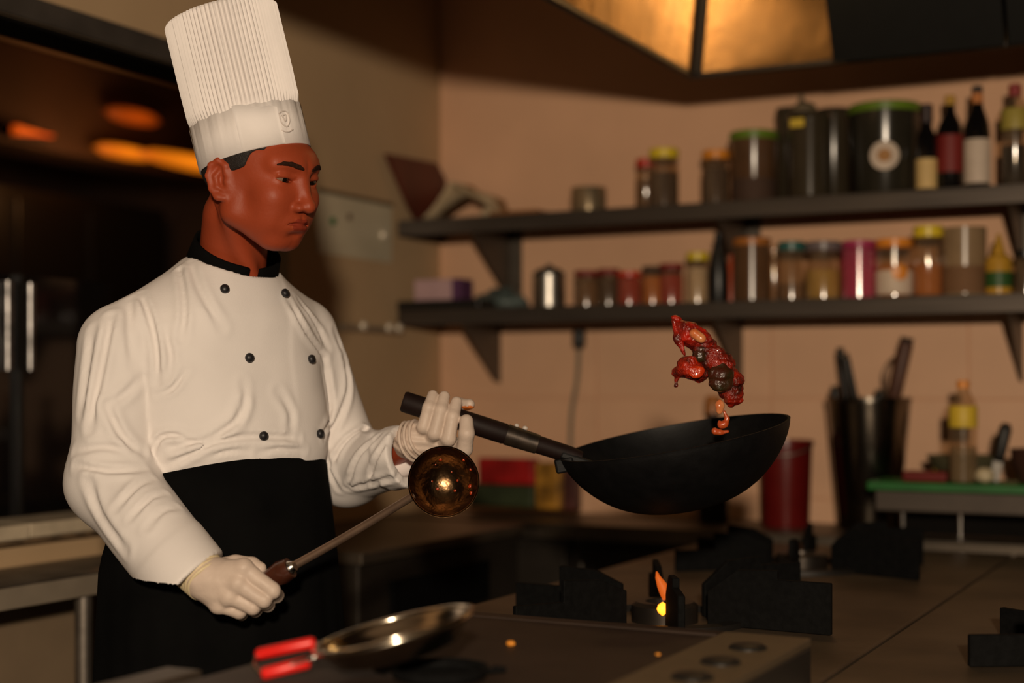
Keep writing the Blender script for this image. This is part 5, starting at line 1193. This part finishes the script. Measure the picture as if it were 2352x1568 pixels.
food('chili_piece', 'thin red chili strip hanging at the upper left of the food',
     lambda p: chain(p, [k2(1548, 738, -0.004), k2(1558, 778, -0.01), k2(1573, 816, -0.012)], [6 * px, 10 * px, 3 * px], 0.006) + 0.0010 * n3(p, 260), 1535, 725, 1590, 825, RED, 0.03)
food('garlic_clove', 'pale garlic clove stuck on the top chicken piece',
     lambda p: chain(p, [k2(1595, 766, -0.026), k2(1611, 777, -0.027)], [12 * px, 11 * px], 0.01) + 0.0003 * n3(p, 250), 1575, 745, 1635, 800, PALE, 0.05)
food('green_pepper_piece', 'dark green pepper piece on the large chicken piece',
     lambda p: np.maximum(ell(p, k2(1656, 866, -0.021), (29 * px, 0.012, 36 * px)) + 0.0026 * n3(p, 150) + 0.001 * n3(p, 330), p[0] * 0 - 1), 1625, 825, 1700, 912, GRN, 0.05)
food('green_pepper_piece', 'small dark green pepper piece at the left of the chicken',
     lambda p: ell(p, k2(1607, 812, -0.010), (17 * px, 0.012, 22 * px)) + 0.0018 * n3(p, 180, 1.5), 1580, 780, 1635, 845, GRN, 0.04)
food('chicken_piece', 'separate red chunk floating left of the large chicken piece',
     lambda p: smin(chain(p, [k2(1557, 853), k2(1582, 845, -0.008), k2(1607, 858)], [13 * px, 25 * px, 21 * px], 0.010), cap(p, k2(1554, 870), k2(1552, 886), 6 * px, 2 * px), 0.006) + 0.0030 * n3(p, 160, 3.0) + 0.0012 * n3(p, 380), 1530, 810, 1635, 900, M('saucy_bright', (0.50, 0.022, 0.005), 0.25, 0, 0, 55, 0.5, 240, coat=0.35, col2=(0.07, 0.008, 0.004)))
food('red_pepper_slice', 'glowing orange-red pepper slice on the separate chunk',
     lambda p: ell(p, k2(1598, 853, -0.026), (21 * px, 0.006, 15 * px)) + 0.0012 * n3(p, 240, 3.0), 1570, 835, 1625, 880, M('pepper_slice', (0.62, 0.055, 0.008), 0.25, 0, 0, 60, 0.3, 200, coat=0.3, col2=(0.42, 0.02, 0.005)), 0.05)
food('garlic_slice', 'speckled pale garlic slice dropping below the chicken',
     lambda p: ell(p, k2(1653, 933), (11 * px, 0.006, 17 * px)) + 0.0010 * n3(p, 220), 1635, 910, 1675, 955, PALE, 0.02, 0.0012)
food('onion_slice', 'curled orange onion slice above the wok rim',
     lambda p: chain(p, [k2(1664, 946), k2(1670, 962), k2(1664, 974), k2(1656, 976), k2(1652, 968)], [3.5 * px, 5 * px, 8 * px, 7 * px, 3 * px], 0.004) + 0.0004 * n3(p, 300), 1640, 935, 1685, 990, ORG, 0.02, 0.0011)
food('onion_slice', 'flat orange onion slice dropping inside the wok rim',
     lambda p: chain(p, [k2(1642, 990), k2(1655, 993), k2(1672, 991)], [8 * px, 5 * px, 3.5 * px], 0.004) + 0.0006 * n3(p, 300, 2.0), 1628, 975, 1685, 1008, ORG, 0.02, 0.0011)
# foreground pan, resting tilted on a black pot
PD = 1.80
pc = K(905, 1452, PD); pxv = K(1085, 1402, PD) - K(728, 1492, PD); RP = np.linalg.norm(pxv) / 2; pxv /= np.linalg.norm(pxv)
ppn = np.array([0, -1.0, 0]); ppn = ppn - pxv * ppn.dot(pxv); ppn /= np.linalg.norm(ppn); pup = np.cross(pxv, -ppn); pup = pup if pup[2] > 0 else -pup
pan = thing('steel_pan', tuple(W(*(pc - pup * 0.04))), 'shiny stainless steel pan with red loop handle tilted in the foreground', 'pan')
prof = [(RP * 0.05, -0.029), (RP * 0.60, -0.029), (RP * 0.78, -0.024), (RP * 0.94, -0.005), (RP * 1.0, 0.0), (RP * 1.02, 0.002), (RP * 1.02, 0.005), (RP * 0.985, 0.004), (RP * 0.92, -0.004), (RP * 0.76, -0.021), (RP * 0.58, -0.026), (RP * 0.05, -0.026)]
b = B().lathe(pc, prof, 56, axis=pup); obj('bowl', toworld(b.v), b.f, M('pan_steel', (0.45, 0.38, 0.30), 0.2, 1.0, 0.2, 10), pan, None, True, 40)
for rr_, zz_, rt_ in ((1.012, 0.003, 0.0042), (0.80, -0.0165, 0.0032)):
    V, F = ringtube(pc + pup * zz_, pup, RP * rr_, RP * rr_, rt_, pxv); obj('rim_ring', toworld(V), F, M('pan_rim', (0.75, 0.66, 0.52), 0.16, 1.0, 0.1, 10), pan, None, True)
hA = pc - pxv * RP * 0.99
off = ppn * 0.026
REDH = M('red_rubber', (0.70, 0.012, 0.008), 0.4, 0, 0.1, 20)
pA, pB_ = hA - off + pup * 0.002, hA + off - pup * 0.002
tA, tB = K(588, 1503, PD + 0.02), K(600, 1548, PD - 0.03)
b = B().tube([pA, tA, (tA + tB) / 2 - pxv * 0.006, tB, pB_], 0.0028, 10); obj('wire_loop', toworld(b.v), b.f, STEEL_B, pan, None, True)
for a_, b_2 in ((K(724, 1474, PD + 0.015), tA), (K(712, 1520, PD - 0.02), tB)):
    b = B().tube([a_, a_ + (b_2 - a_) * 0.06, a_ + (b_2 - a_) * 0.94, b_2], [0.005, 0.0075, 0.0075, 0.005], 14); obj('red_sleeve', toworld(b.v), b.f, REDH, pan, None, True)
for a_ in (pA, pB_):
    b = B().lathe(a_, [(0.006, -0.003), (0.006, 0.003), (0.003, 0.005)], 12, axis=-pxv); obj('rivet', toworld(b.v), b.f, STEEL_B, pan, None, True)
# black pot under the pan, standing on the griddle
pcw = KW(1010, 1500, PD); pz0 = GZ - 0.003 + EPS
pot = thing('black_pot', (pcw.x, pcw.y, pz0), 'low black iron pot under the tilted steel pan', 'pot')
B().lathe((pcw.x, pcw.y, pz0), [(0.052, 0), (0.058, 0.004), (0.060, 0.014), (0.056, 0.014), (0.052, 0.01)], 36, cap1=False).make('body', IRON, pot, smooth=True, sharp=40)
for sg in (-1, 1):
    B().tube([(pcw.x + sg * 0.060 * CS, pcw.y + sg * 0.060 * SN - 0.012, pz0 + 0.009), (pcw.x + sg * 0.078 * CS, pcw.y + sg * 0.078 * SN, pz0 + 0.010), (pcw.x + sg * 0.060 * CS, pcw.y + sg * 0.060 * SN + 0.012, pz0 + 0.009)], 0.004, 8).make('ear_handle', IRON, pot)
